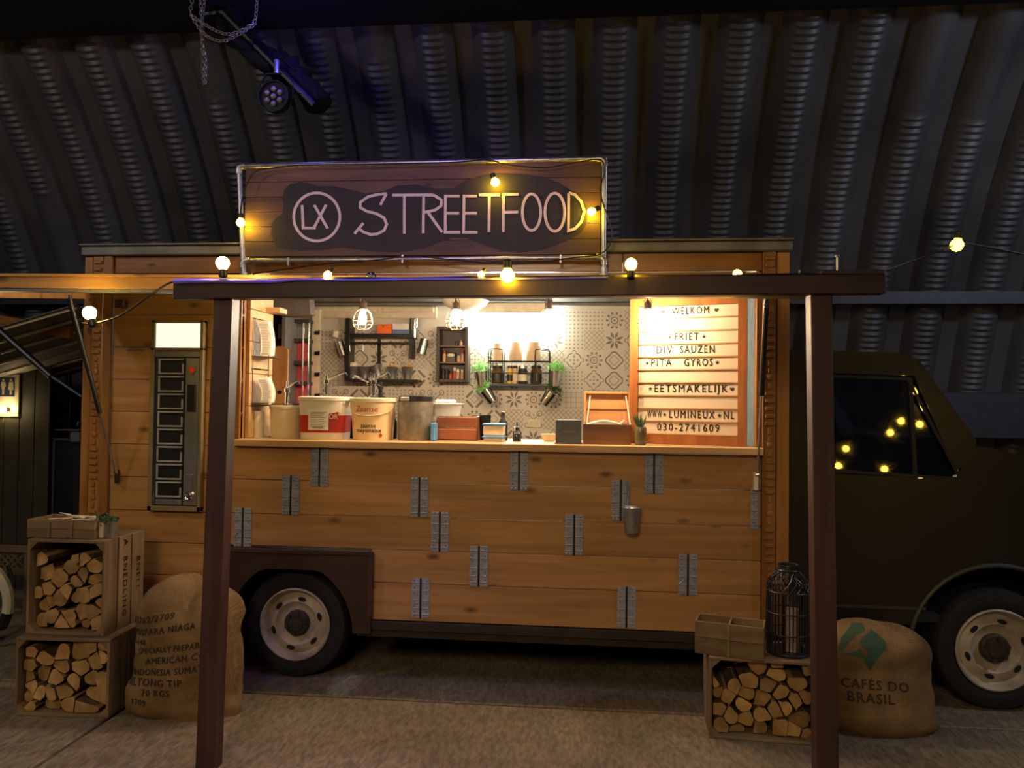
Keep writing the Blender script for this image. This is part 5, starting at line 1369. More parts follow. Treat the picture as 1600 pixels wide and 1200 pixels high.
# four planted metal buckets
def plant(px, py, ang, m_leaf, lab, Y=1.68, hk=0):
    c = at(px, py, Y); R3 = RY(ang)
    t_ = thing('planted_bucket', c, lab, 'plant', 'planted metal buckets on the back wall')
    t = MB(); t.lathe([(.001, -.06), (.037, -.06), (.052, .055), (.056, .058), (.052, .060), (.048, .050), (.001, .046)], (0, 0, 0), 22)
    for v in t.bm.verts: v.co = R3 @ v.co + c
    t.build('bucket', M['chrome'], t_, smooth=True)
    rr = random.Random(px); t = MB()
    for k in range(330):
        a1, d_ = rr.uniform(0, 2*PI), rr.uniform(0, .050); hgt = rr.uniform(.02, .085)
        spread = 1+rr.uniform(.2, .9)
        base = Vector((d_*math.cos(a1)*spread, d_*math.sin(a1)*spread*.7, .05+hgt*(1.15-d_*9)))
        n1 = Vector((rr.uniform(-1, 1), rr.uniform(-1, 1), rr.uniform(-1, 1))).normalized(); n2 = n1.orthogonal().normalized(); s_ = rr.uniform(.005, .010)
        t._add([R3 @ (base+n1*s_*1.5)+c, R3 @ (base+n2*s_*.6)+c, R3 @ (base-n1*s_)+c, R3 @ (base-n2*s_*.6)+c], [(0, 1, 2, 3)])
    for k in range(14):
        a1 = k*.45; t.tube([R3 @ Vector((.02*math.cos(a1), .02*math.sin(a1), .045))+c, R3 @ Vector((.045*math.cos(a1), .04*math.sin(a1), .10))+c], .0012, 3)
    t.build('foliage', m_leaf, t_, fix=False, kind='stuff')
    return t_
plant(752, 592, -.10, M['leaf'], 'upper left metal bucket of bright green leaves beside the wire rack')
plant(764, 619, -.60, M['leaf'], 'lower left metal bucket tipped over with green leaves')
plant(868, 592, .10, M['leaf'], 'upper right metal bucket of bright green leaves beside the wire rack')
plant(856, 622, .62, M['leafd'], 'lower right metal bucket tipped over with dark leaves')
# socket
a, c = at(824, 668, 1.84), at(845, 655, 1.84)
so = thing('wall_socket', ((a.x+c.x)/2, 1.845, a.z), 'cream double socket low on the tiled wall', 'socket')
MB().box(a.x, c.x, 1.836, WY, a.z, c.z, bev=.003).build('plate', M['cream'], so)
for f in (.28, .72): MB().lathe([(.017, 1.8355), (.015, 1.8345), (.012, 1.8355), (.001, 1.8357)], (a.x+(c.x-a.x)*f, 0, (a.z+c.z)/2), 16, 'Y').build('outlet', M['cornice'], so)

# ------------------------------------------------------------------ crates with firewood
def clip(poly, n, d):
    out = []
    for i in range(len(poly)):
        a, b = poly[i], poly[(i+1) % len(poly)]; da, db = a.dot(n)-d, b.dot(n)-d
        if da <= 0: out.append(a)
        if da*db < 0: out.append(a+(b-a)*(da/(da-db)))
    return out
def firewood(x0, x1, z0, z1, yf, depth, n, seed, group, label, top=None, rot=0.0, piv=None):
    rr = random.Random(seed)
    pts = []
    tries = 0
    dmin = math.sqrt((x1-x0)*(z1-z0)/n)*.62
    while len(pts) < n and tries < 6000:
        p = Vector((rr.uniform(x0, x1), rr.uniform(z0, z1))); tries += 1
        if all((p-q).length > dmin*(1-.45*tries/6000) for q in pts): pts.append(p)
    for _ in range(1):
        newp = []
        for p in pts:
            poly = [Vector((x0, z0)), Vector((x1, z0)), Vector((x1, z1)), Vector((x0, z1))]
            for q in pts:
                if q is not p: nn = (q-p); poly = clip(poly, nn, nn.dot((p+q)/2))
            newp.append(sum(poly, Vector((0, 0)))/len(poly)*.25+p*.75)
        pts = newp
    made = 0; LOGS = []
    for p in pts:
        if top and p.y > top(p.x): continue
        poly = [Vector((x0, z0)), Vector((x1, z0)), Vector((x1, z1)), Vector((x0, z1))]
        for q in pts:
            if q is not p: nn = (q-p); poly = clip(poly, nn, nn.dot((p+q)/2))
        if len(poly) < 3: continue
        c = sum(poly, Vector((0, 0)))/len(poly)
        rmax = max((v-c).length for v in poly)
        # round part of the outline: the bark side of a split log
        a0 = rr.uniform(0, 2*PI); sh = rr.uniform(.86, .95)
        res = []
        for i in range(len(poly)):
            a, b = poly[i], poly[(i+1) % len(poly)]
            for k in range(3): res.append(a+(b-a)*k/3)
        fin = []
        rm = min(((v-c).length for v in res))
        for v in res:
            d = v-c; ang = math.atan2(d.y, d.x)
            lim = rm*1.18 if math.cos(ang-a0) > -.1 else rmax
            L_ = min(d.length*sh, lim); fin.append(c+d.normalized()*L_)
        # corners cut sharply on the split side
        y = yf+rr.uniform(0, .045)
        nm = len(fin); tl_ = rr.uniform(-.01, .01); tz = rr.uniform(-.012, .012)
        t = MB()
        def Q(v, yy, sc=1.0): 
            w = c+(v-c)*sc; return Vector((w.x, yy, w.y))
        vs = [Q(v, y+(v.x-c.x)*tl_*20+(v.y-c.y)*tz*14) for v in fin]+[Q(v, y+depth, .96) for v in fin]
        t._add(vs, [tuple(range(nm))[::-1], tuple(range(nm, 2*nm))]+[(i, (i+1) % nm, (i+1) % nm+nm, i+nm) for i in range(nm)])
        if rot:
            for v in t.bm.verts: v.co = RZ(rot) @ (v.co-piv)+piv
        o = t.build('firewood_log', M['logend']); LOGS.append((o, c.copy()))
        me = o.data; me.materials.append(M['bark'])
        for f in me.polygons:
            if f.normal.y > -.55: f.material_index = 1 if rr.random() < .75 or f.normal.y > .5 else 0
        o['category'] = 'firewood'; o['group'] = group
        made += 1
    nr_ = 5; bands = {}
    for o, c in LOGS: bands.setdefault(min(nr_-1, int((c.y-z0)/(z1-z0)*nr_)), []).append((c.x, o))
    rn = ['bottom', 'second', 'third', 'fourth', 'top']; on = ['first', 'second', 'third', 'fourth', 'fifth', 'sixth', 'seventh', 'eighth', 'ninth', 'tenth', 'eleventh', 'twelfth']
    for b_, L_ in bands.items():
        L_.sort(key=lambda q_: q_[0])
        for k, (x_, o) in enumerate(L_): o['label'] = 'split log, %s from left in the %s row up of the %s' % (on[k], rn[b_], label)
    return made
def crate(x0, x1, z0, z1, y0, d, label, upright=False, rot=0.0, piv=None, text=None):
    c = thing('wooden_crate', ((x0+x1)/2, y0+d/2, z0), label, 'crate', 'wooden firewood crates')
    th = .014; mm = M['crate_z'] if upright else M['crate']; m2 = M['crate'] if upright else M['crate_z']
    def B(a, b, c_, d_, e, f, name, m):
        t = MB().box(a, b, c_, d_, e, f, bev=.002)
        if rot:
            for v in t.bm.verts: v.co = RZ(rot) @ (v.co-piv)+piv
        return t.build(name, m, c)
    sw = (d-.02)/3
    for k in range(3):
        ya = y0+k*(sw+.01); yb = ya+sw
        if upright:
            B(x0, x0+th, ya, yb, z0, z1, 'side_slat', mm); s_ = B(x1-th, x1, ya, yb, z0, z1, 'side_slat', mm)
            if text and k in (1, 2) and text[k-1]:
                t = MB(); put_text(t, text[k-1], sw*.46, lambda u, v: Vector((x1+.0012, (ya+yb)/2+v, (z0+z1)/2+.02-u)), 1.1, 1.25, .0008)
                t.build('stencil', M['sackink'], s_, fix=False, kind='stuff')
        else:
            B(x0, x1, ya, yb, z0, z0+th, 'base_slat', mm); B(x0, x1, ya, yb, z1-th, z1, 'top_slat', mm)
    if upright:
        for zz_ in (z0, z1-th):
            B(x0+th+.001, x1-th-.001, y0, y0+d*.48, zz_, zz_+th, 'end_board', m2); B(x0+th+.001, x1-th-.001, y0+d*.5, y0+d, zz_, zz_+th, 'end_board', m2)
    else:
        for xx in (x0, x1-th):
            B(xx, xx+th, y0, y0+d*.48, z0+th+.001, z1-th-.001, 'end_board', m2); B(xx, xx+th, y0+d*.5, y0+d, z0+th+.001, z1-th-.001, 'end_board', m2)
    bh = (z1-z0-2*th-.03)/3
    for k in range(3): B(x0+th+.001, x1-th-.001, y0+d-th, y0+d, z0+th+.005+k*(bh+.01), z0+th+.005+k*(bh+.01)+bh, 'back_slat', M['crate'])
    L_ = .040
    for (cx, sx) in ((x0+th, 1), (x1-th, -1)):
        for (cz, sz) in ((z0+th, 1), (z1-th, -1)):
            t = MB().prism([(cx, cz), (cx+sx*L_, cz), (cx, cz+sz*L_)], y0+.002, y0+d-th-.003)
            if rot:
                for v in t.bm.verts: v.co = RZ(rot) @ (v.co-piv)+piv
            t.build('corner_block', M['crate'], c)
    return c
# lower left crate (landscape, slightly turned)
LP = Vector((-2.67, -.63, 0)); LR = .045
crate(-2.925, -2.425, .001, .402, -.645, .36, 'lower left landscape crate of split logs, under another crate', rot=LR*1.0, piv=LP)
firewood(-2.905, -2.445, .018, .385, -.625, .30, 30, 11, 'split logs in the lower left crate', 'lower left crate', top=lambda x: .385-.10*math.exp(-((x+2.80)/.09)**2), rot=LR, piv=LP)
# upper left crate (standing upright)
ux0, ux1 = at(42, 900, -.60).x, at(163, 900, -.60).x; uz1 = at(100, 844, -.60).z
crate(ux0, ux1, .4035, uz1, -.60, .36, 'upper left upright crate of split logs with stencilled side slats', upright=True, text=('A  BNEDLING', 'BNELL'))
firewood(ux0+.022, ux1-.022, .425, uz1-.02, -.575, .31, 34, 23, 'split logs in the upper left crate', 'upper left crate', top=lambda x: uz1-.055-.05*math.exp(-((x-(ux0+.17))/.06)**2)-.05*math.exp(-((x-(ux1-.05))/.07)**2))
# right crate
RP = Vector((.88, -.49, 0)); RR = -.06
crate(.622, 1.135, .001, .398, -.500, .33, 'right hand landscape crate of split logs carrying the black lantern', rot=RR, piv=RP)
firewood(.642, 1.115, .018, .38, -.478, .28, 34, 37, 'split logs in the right crate', 'right crate', top=lambda x: .375-.12*math.exp(-((x-.70)/.07)**2)-.10*math.exp(-((x-1.02)/.05)**2), rot=RR, piv=RP)

# ---- tray on the upper left crate
TZ = uz1+.002
def tray(x0, x1, y0, y1, z0, h, label, m, ndiv=1, rot=0, piv=None, slats=2, cat='tray'):
    c = thing('wooden_tray', ((x0+x1)/2, (y0+y1)/2, z0), label, cat)
    def B(a, b, c_, d_, e, f, name):
        t = MB().box(a, b, c_, d_, e, f, bev=.0015)
        if rot:
            for v in t.bm.verts: v.co = RZ(rot) @ (v.co-piv)+piv
        return t.build(name, m, c)
    hs = h/slats
    for k in range(slats):
        z = z0+k*hs
        B(x0, x1, y0, y0+.008, z, z+hs-.002, 'slat'); B(x0, x1, y1-.008, y1, z, z+hs-.002, 'slat')
        B(x0, x0+.008, y0+.009, y1-.009, z, z+hs-.002, 'slat'); B(x1-.008, x1, y0+.009, y1-.009, z, z+hs-.002, 'slat')
    B(x0+.009, x1-.009, y0+.009, y1-.009, z0, z0+.006, 'base')
    for k in range(1, ndiv+1):
        xx = x0+(x1-x0)*k/(ndiv+1); B(xx-.006, xx+.006, y0-.009, y0-.001, z0, z0+h, 'batten'); B(xx-.005, xx+.005, y0+.009, y1-.009, z0+.007, z0+h-.004, 'divider')
    return c
tx0, tx1 = at(42, 830, -.56).x, at(148, 830, -.56).x; th_ = at(90, 812, -.56).z-TZ
tray(tx0, tx1, -.56, -.36, TZ, th_, 'weathered slatted cutlery tray on top of the upper left crate', M['crate'], 2)
rr_ = random.Random(4)
fk = thing('wooden_fork_pile', ((tx0+tx1)/2, -.46, TZ+.05), 'pile of pale wooden forks lying in the cutlery tray on the left', 'cutlery')
for k in range(16):
    x = tx0+.03+(tx1-tx0-.1)*rr_.random(); y = -.53+.13*rr_.random(); a = rr_.uniform(-.5, .5); z = TZ+th_-.022+.0022*k
    if abs((x-tx0)/(tx1-tx0)*3 % 1-.0) < .06: x += .02
    MB().box(x-.05, x+.05, y-.007, y+.007, z, z+.002, RZ(a)).build('fork', M['napkin'], fk)
for i, (pa, pb, lab) in enumerate(((149, 161, 'pale tin pot of dark herbs on the upper left crate, beside the tray'), (164, 177, 'grey tin pot right of the pale tin on the upper left crate'))):
    xa, xb = at(pa, 840, -.52).x, at(pb, 840, -.52).x; zt9 = at(155, 817-i*3, -.52).z
    if i == 1: xa += .002; xb = min(xb, ux1)
    tp = thing('herb_pot', ((xa+xb)/2, -.50, TZ), lab, 'plant')
    rr3 = (xb-xa)/2; cx = (xa+xb)/2
    MB().lathe([(rr3*.92, TZ), (rr3, zt9), (rr3*.9, zt9), (rr3*.8, TZ+.02), (.001, TZ+.02)], (cx, -.50, 0), 16, sq=.6).build('pot', M['steel'] if i else M['cornice'], tp)
    t = MB(); rr2 = random.Random(pa)
    for k in range(90):
        b_ = Vector((cx+rr2.uniform(-1, 1)*rr3*(1.3), -.50+rr2.uniform(-1, 1)*rr3, zt9-.01+rr2.random()*.055*(1 if i == 0 else .5))); n1 = Vector((rr2.uniform(-1, 1), rr2.uniform(-1, 1), rr2.uniform(0, 1))).normalized(); n2 = n1.orthogonal().normalized(); s_ = rr2.uniform(.007, .013)
        t._add([b_+n1*s_*1.6, b_+n2*s_*.5, b_-n1*s_, b_-n2*s_*.5], [(0, 1, 2, 3)])
    t.build('foliage', M['leafd'], tp, fix=False, kind='stuff')
q = at(186, 812, -.30)
ft = thing('iron_candle_holder', (q.x, -.20, TZ-.0), 'dark iron candle holder at the back corner of the upper left crate', 'candle holder')
cx = at(192, 830, -.22).x-.06
MB().lathe([(.03, TZ), (.028, TZ+.006), (.008, TZ+.012), (.007, TZ+.05), (.026, TZ+.06), (.028, TZ+.075), (.022, TZ+.075), (.012, TZ+.062), (.001, TZ+.062)], (cx, -.285, 0), 16).build('stem', M['rattan'], ft, smooth=True)
for s_ in (-1, 1): MB().tube([(cx, -.285, TZ+.045), (cx+s_*.03, -.285, TZ+.05), (cx+s_*.045, -.285, TZ+.075)], .004, 6).build('arm', M['rattan'], ft)

# ---- tray and lantern on the right crate
TZ2 = .3995
tp_ = Vector((.74, -.40, 0))
tray(.575, .905, -.485, -.33, TZ2, at(1140, 975, -.48).z-TZ2-.0, 'weathered two compartment tray of papers on the right crate', M['crate'], 1, rot=-.28, piv=tp_)
sp_ = thing('paper_packets', (.86, -.42, TZ2+.03), 'loose cream printed packets in the right half of the small tray', 'paper')
rr_ = random.Random(9)
for k in range(9):
    c = RZ(-.28) @ (Vector((.80+rr_.uniform(-.02, .04), -.41+rr_.uniform(-.02, .02), TZ2+.035+.006*k))-tp_)+tp_
    MB().box(c.x-.035, c.x+.035, c.y-.022, c.y+.022, c.z, c.z+.0035, RZ(rr_.uniform(-.6, .2)) @ RY(rr_.uniform(-.12, .12))).build('packet', M['napkin'], sp_)
lx, ly = at(1231, 960, -.36).x, -.36
R0 = (at(1262, 960, ly).x-at(1198, 960, ly).x)/2*1.04
lzt = at(1231, 884, ly).z; H = lzt-TZ2
la = thing('rattan_lantern', (lx, ly, TZ2), 'black woven bottle shaped lantern standing on the right crate', 'lantern')
def lr(f):
    if f < .80: return R0*(.96+.04*math.sin(PI*f/.8))
    g_ = (f-.80)/.14; return R0*(.96-.48*min(1, g_)**1.3)
for k in range(36):
    a = k*2*PI/36
    MB().tube([(lx+lr(f)*math.cos(a), ly+lr(f)*math.sin(a), TZ2+f*H) for f in (.03, .25, .5, .72)], .0032, 5).build('bar', M['rattan'], la)
for k in range(18):
    for s_ in (-1, 1):
        MB().tube([(lx+(lr(f)+.001*s_)*math.cos(a), ly+(lr(f)+.001*s_)*math.sin(a), TZ2+f*H) for f, a in [(f, k*2*PI/18+s_*(f-.72)*3.2) for f in (.72, .77, .82, .87, .92, .95)]], .0036, 5).build('lattice_strand', M['rattan'], la)
for f, w in ((.02, .008), (.24, .004), (.48, .004), (.72, .005), (.955, .007)):
    MB().tube([(lx+(lr(f)+.002)*math.cos(k*PI/16), ly+(lr(f)+.002)*math.sin(k*PI/16), TZ2+max(f*H, w)) for k in range(32)], w, 6, True).build('ring', M['rattan'], la)
r9 = lr(.955)
MB().lathe([(r9*.98, TZ2+.955*H), (r9*.93, TZ2+1.0*H), (r9*1.02, TZ2+1.01*H), (r9*1.0, TZ2+1.02*H), (r9*.86, TZ2+1.01*H), (r9*.86, TZ2+.955*H)], (lx, ly, 0), 26, closed=True).build('neck', M['rattan'], la, smooth=True)
MB().lathe([(R0*.9, TZ2+.004), (R0*.9, TZ2+.012)], (lx, ly, 0), 24).build('base', M['rattan'], la)
ca = thing('candle', (lx+.02, ly, TZ2+.013), 'pale pillar candle in a glass inside the black lantern', 'candle')
MB().lathe([(.034, TZ2+.013), (.034, TZ2+.22), (.028, TZ2+.222), (.001, TZ2+.218)], (lx+.02, ly, 0), 20).build('wax', M['candle'], ca, smooth=True)
MB().tube([(lx+.02, ly, TZ2+.216), (lx+.021, ly, TZ2+.232)], .0015, 5).build('wick', M['ink'], ca)
MB().lathe([(.050, TZ2+.014), (.052, TZ2+.30)], (lx+.02, ly, 0), 20).build('glass', M['glass'], ca, smooth=True)

# ------------------------------------------------------------------ burlap sacks
def sack(cx, cy, w, d, h, seed, label, foldx=0.0, tipped=0.0, ear=None, sq=.85):
    t = MB(); bm = t.bm; NS, NZ = 72, 48; rings = []
    sd = Vector((seed*7.3, seed*1.7, seed*2.9))
    for j in range(NZ+1):
        f = j/NZ
        th = f*PI*.5
        # profile: quick bottom bulge, straight flank, rounded shoulders
        if f < .08: pr = .90+.10*math.sin(f/.08*PI/2)
        elif f < .62: pr = 1.0-.05*((f-.08)/.54)
        else:
            g_ = (f-.62)/.38; pr = .95*math.sqrt(max(0, 1-g_**2.3))
        zz_ = h*(f if f < .62 else .62+(f-.62)*1.0)
        ring = []
        for k in range(NS):
            a = k*2*PI/NS; ca, sa = math.cos(a), math.sin(a)
            ca = math.copysign(abs(ca)**sq, ca); sa = math.copysign(abs(sa)**sq, sa)
            p = Vector((ca*w/2*pr, sa*d/2*pr, zz_))
            n1 = noise.noise(p*4.2+sd)*.030; n2 = noise.noise(Vector((p.x*9, p.y*9, p.z*14))+sd)*.010
            n3 = noise.noise(Vector((a*1.6, p.z*5, 0))+sd)*.020
            amp = (1 if f > .02 else .3)
            rad = Vector((ca, sa, 0)).normalized()
            p += rad*(n1+n2+n3)*amp*(1 if pr > .15 else .2)
            p.z += (noise.noise(Vector((p.x*5, p.y*5, 0))+sd)*.05-.02*0)*max(0, (f-.55))*1.6
            # overlapping fold at the top
            if foldx and f > .6:
                s_ = (p.x-foldx*w)/(w*.5); p.z -= .060*math.exp(-((s_)*9)**2)*(f-.6)/.4
                if s_ > 0: p.z -= .05*s_*(f-.6)/.4*1.5
            p.x += tipped*max(0, f-.1)*h*.2
            if j == 0: p.z = 0
            if ear and f < .14 and ca > .8: p.x += ear*(ca-.8)*5*(1-f/.14)*max(0, -sa+.4)
            ring.append(bm.verts.new((p.x+cx, p.y+cy, max(0.0, p.z))))
        rings.append(ring)
    for j in range(NZ):
        for k in range(NS): bm.faces.new((rings[j][k], rings[j][(k+1) % NS], rings[j+1][(k+1) % NS], rings[j+1][k]))
    bm.faces.new(rings[0][::-1]); bm.faces.new(rings[-1])
    bmesh.ops.recalc_face_normals(bm, faces=bm.faces)
    bvh = BVHTree.FromBMesh(bm)
    root = thing('burlap_sack', (cx, cy, 0), label, 'sack')
    t.build('sack_cloth', M['burlap'], root, smooth=True, fix=False)
    return root, bvh
def sack_print(root, bvh, items, name='stencil', m=None):
    """items: (text, x, z, size, xscale, slant); projected straight back on the cloth"""
    t = MB()
    for (s_, x, z, size, xs_, sl) in items:
        for ch_vs, ch_fs in [text_geo(s_, size, xs_, 1.15)]:
            for du, dv in ((0, 0), (.0012, 0), (-.0012, 0), (0, .0012)):
                vs = []
                for u, v in ch_vs:
                    X, Z = x+u+du, z+v+dv+u*sl
                    hit = bvh.ray_cast(Vector((X, -3, Z)), Vector((0, 1, 0)))
                    vs.append((hit[0]+Vector((0, -.0035, 0))) if hit[0] else Vector((X, 50, Z)))
                fs = [f for f in ch_fs if all(vs[i].y < 10 for i in f)]
                t._add(vs, fs)
    bmesh.ops.delete(t.bm, geom=[v for v in t.bm.verts if not v.link_faces], context='VERTS')
    return t.build(name, m or M['sackink'], root, fix=False, kind='stuff')
sx0, sx1 = -2.405, at(374, 1000, -.42).x; szt = at(250, 897, -.30).z
rs, bv = sack((sx0+sx1)/2+.012, -.415, (sx1-sx0)*.97, .44, szt+.035, 3, 'large stencilled burlap sack leaning between the left crates and the left post', foldx=.10, ear=.10, sq=.68)
Ls = []
for (s_, px, py, sz, xs_, sl) in (('3/3262/2709', 232, 969, .048, .95, -.16), ('MOSFARA NIAGA', 250, 986, .048, .92, -.16), ('A-140', 212, 1005, .042, .9, -.05), ('SPECIALLY PREPARED', 270, 1013, .044, .85, -.15), ('AMERICAN CO.', 276, 1029, .048, .95, -.15), ('INDONESIA SUMATRA', 268, 1048, .048, .88, -.11), ('MILTONG TIP', 238, 1066, .055, .95, -.05), ('70 KGS', 245, 1082, .050, .95, -.03), ('1709', 217, 1097, .044, .95, .02)):
    c = at(px, py, -.62); Ls.append((s_, c.x+.0, c.z, sz*.95, xs_, -sl))
sack_print(rs, bv, Ls)
sx0, sx1 = at(1262, 1040, -.10).x, at(1445, 1040, -.10).x; szt = at(1345, 956, 0.0).z
rs2, bv2 = sack((sx0+sx1)/2, -.20, (sx1-sx0)*.97, .38, szt+.015, 8, 'burlap coffee sack with a green leaf mark between the right post and the front wheel', ear=.04)
Ls = []
for (s_, px, py, sz, sl) in (('CAFÉS DO', 1368, 1072, .070, .03), ('BRASIL', 1360, 1091, .074, .02)):
    c = at(px, py, -.37); Ls.append((s_, c.x, c.z, sz*.9, 1.0, -sl))
sack_print(rs2, bv2, Ls)
# leaf mark: two curved green blades
def proj_poly(root, bvh, polys, m, name):
    t = MB()
    for poly in polys:
        pts = [Vector((at(x, y, -.37).x, at(x, y, -.37).z, 0)) for x, y in poly]
        for tri in tessellate_polygon([pts]):
            P = [pts[i] for i in tri]; n = 5; grid = {}
            for i in range(n+1):
                for j in range(n+1-i):
                    w = P[0]*(1-i/n-j/n)+P[1]*(i/n)+P[2]*(j/n)
                    hit = bvh.ray_cast(Vector((w.x, -3, w.y)), Vector((0, 1, 0)))
                    grid[i, j] = t.bm.verts.new(hit[0]+Vector((0, -.003, 0))) if hit[0] else None
            for i in range(n):
                for j in range(n-i):
                    for q_ in (((i, j), (i+1, j), (i, j+1)), ((i+1, j), (i+1, j+1), (i, j+1))):
                        vv = [grid.get(k_) for k_ in q_]
                        if all(v is not None for v in vv): t.bm.faces.new(vv)
    return t.build(name, m, root, fix=False, smooth=True)
proj_poly(rs2, bv2, [[(1312, 1022), (1322, 1004), (1340, 990), (1358, 977), (1362, 983), (1360, 992), (1345, 998), (1328, 1010), (1320, 1020)],
                     [(1345, 1006), (1356, 998), (1366, 994), (1370, 990), (1378, 996), (1388, 1006), (1386, 1018), (1374, 1026), (1366, 1036), (1362, 1050), (1354, 1040), (1350, 1030), (1360, 1020), (1352, 1012)],
                     [(1312, 1024), (1330, 1022), (1345, 1014), (1352, 1022), (1350, 1030), (1336, 1026)]], M['green'], 'leaf_mark')
# added cable along the beam, blue of the stage light put into its colour
c = MB().tube(smooth_path([at(272, 440, PY-.004), at(330, 439, PY-.006), at(420, 440, PY-.006), at(470, 437, PY-.006), at(560, 438, PY-.006), at(650, 436.5, PY-.006), at(760, 436, PY-.006), at(950, 434, PY-.004)], 4), [.012-.007*min(1, k_/14) for k_ in range(29)], 8).build('blue_lit_cable', M['blue_lit'], smooth=True)
c['label'] = 'added cable on the top front edge of the beam, blue light in its colour'; c['category'] = 'cable'

# ------------------------------------------------------------------ toilet hut in the left background
HY = 1.75
h0, h1 = at(-60, 560, HY), at(80, 560, HY); zr = at(60, 585, HY).z
hut = thing('toilet_hut', (h0.x, HY, 0), 'dark board hut with ribbed sheet roof and open doorway left behind the truck', 'hut')
x = h1.x; k = 0
while x > h1.x-2.2:
    MB().box(x-.135, x-.003, HY, HY+.02+(.006 if k % 2 else 0), .0, 2.12, bev=.003).build('wall_board', M['hutboard'], hut); x -= .138; k += 1
dx0, dx1 = h1.x, at(132, 600, HY).x+.35
MB().box(dx0+.001, dx1, HY+.45, HY+.47, 0, 2.12).build('inner_wall', M['hutdark'], hut)
for px in (103, 109):
    p = at(px, 600, HY+.43); MB().box(p.x-.006, p.x+.006, HY+.43, HY+.449, 1.0, 1.98, bev=.002).build('door_strip', M['greyboard'], hut)
p0, p1 = at(85, 688, HY+.02), at(150, 688, HY+.02)
MB().box(p0.x+.01, p1.x+.2, HY+.02, HY+.40, 0.02, p0.z, bev=.006).build('cupboard', M['hutdark'], hut)
MB().box(p0.x, p0.x+.02, HY+.0, HY+.015, 0.0, p0.z+.01, bev=.002).build('edge_trim', M['railsteel'], hut)
MB().box(p0.x, p1.x+.2, HY+.0, HY+.015, p0.z, p0.z+.018, bev=.002).build('edge_trim', M['railsteel'], hut)
# sloping ribbed roof, lower side towards the left
za, zb_ = at(0, 512, .6), at(108, 481, .6)
sl = (zb_.z-za.z)/(zb_.x-za.x)
rx0, rx1 = za.x-1.2, at(122, 500, .6).x
t = MB(); n = 22; ya_, yb_ = .55, 2.2
vs = []; 
for i in range(n*2+1):
    y = ya_+(yb_-ya_)*i/(2*n); dz = .012 if i % 2 else -.012
    for xx in (rx0, rx1): vs.append((xx, y, za.z+sl*(xx-za.x)+dz-.06*(y-ya_)))
t._add(vs, [(2*i, 2*i+1, 2*i+3, 2*i+2) for i in range(n*2)]).build('roof_sheet', M['polyc'], hut, fix=False)
for k in range(7):
    y = .58+k*.24; zz_ = lambda xx, y=y: za.z+sl*(xx-za.x)-.06*(y-ya_)-.022
    MB().bar((rx0, y, zz_(rx0)), (rx1, y, zz_(rx1)), .018, .016).build('roof_rib', M['cornice'], hut)
pa_, pb_ = at(-30, 497, .9), at(112, 520, .9)
MB().bar(pa_, pb_, .04, .085).build('rafter', M['pine_dark'], hut)
pa_, pb_ = at(-10, 508, .5), at(80, 588, .5); pc_ = at(128, 620, .5)
st_ = MB().tube([pa_, pb_], .022, 10).build('gas_strut', M['black'], hut)
MB().tube([pb_, pc_], .010, 8).build('rod', M['railsteel'], st_)
MB().box(rx0, dx1, HY-.02, HY+.03, 2.05, 2.12, bev=.004).build('head_beam', M['hutboard'], hut)
# sign with two figures
a, c = at(-34, 651, HY-.02), at(30, 585, HY-.02)
ts = thing('toilet_sign', ((a.x+c.x)/2, HY-.02, a.z-.3), 'cream toilet sign with two white figures on a navy square, at the left edge', 'sign')
zb0 = at(0, 648, HY-.02).z
zlow = at(0, 651, HY-.02).z
MB().box(a.x, c.x, HY-.018, HY-.002, zlow, c.z, bev=.003).build('panel', M['signwhite'], ts)
a2, c2 = at(-30, 619, HY-.02), at(23, 590, HY-.02)
MB().box(a2.x, c2.x, HY-.020, HY-.018, a2.z, c2.z).build('navy_square', M['signblue'], ts)
t = MB()
for px in (-14, 5, 17):
    c0 = at(px, 604.5, HY-.0225); fr = lambda u, v: Vector((c0.x+u*.66, HY-.0225, c0.z+v*.66+.004))
    disc(t, 0, .082, .018, .018, fr, 10)
    sk = px == 17
    body = [(-.028, .058), (.028, .058), (.036, .0), (.026, -.005), (.022, .02), (.022, -.035) if not sk else (.040, -.045), (.014, -.045), (.014, -.105), (-.014, -.105), (-.014, -.045), (-.022, -.035) if not sk else (-.040, -.045), (-.022, .02), (-.026, -.005), (-.036, .0)]
    pts = [Vector((u, v, 0)) for u, v in body]
    t._add([fr(u, v) for u, v in body], [tuple(q_) for q_ in tessellate_polygon([pts])])
t.build('figures', M['signwhite'], ts, fix=False, kind='stuff')
c = at(4, 640, HY-.08)
lampb = thing('wall_lamp', at(4, 640, HY-.10), 'small lit warm lamp on the toilet sign at the left edge', 'lamp')
MB().sphere(at(4, 640, HY-.08), .030, 12).build('bulb', emis('small_warm_lamp', (1.0, .72, .35), 70), lampb, smooth=True)
cc = at(4, 640, HY-.08)
MB().tube([cc+Vector((0, .02, 0)), (cc.x, HY-.02, cc.z)], .02, 10).build('socket', M['iron'], lampb)
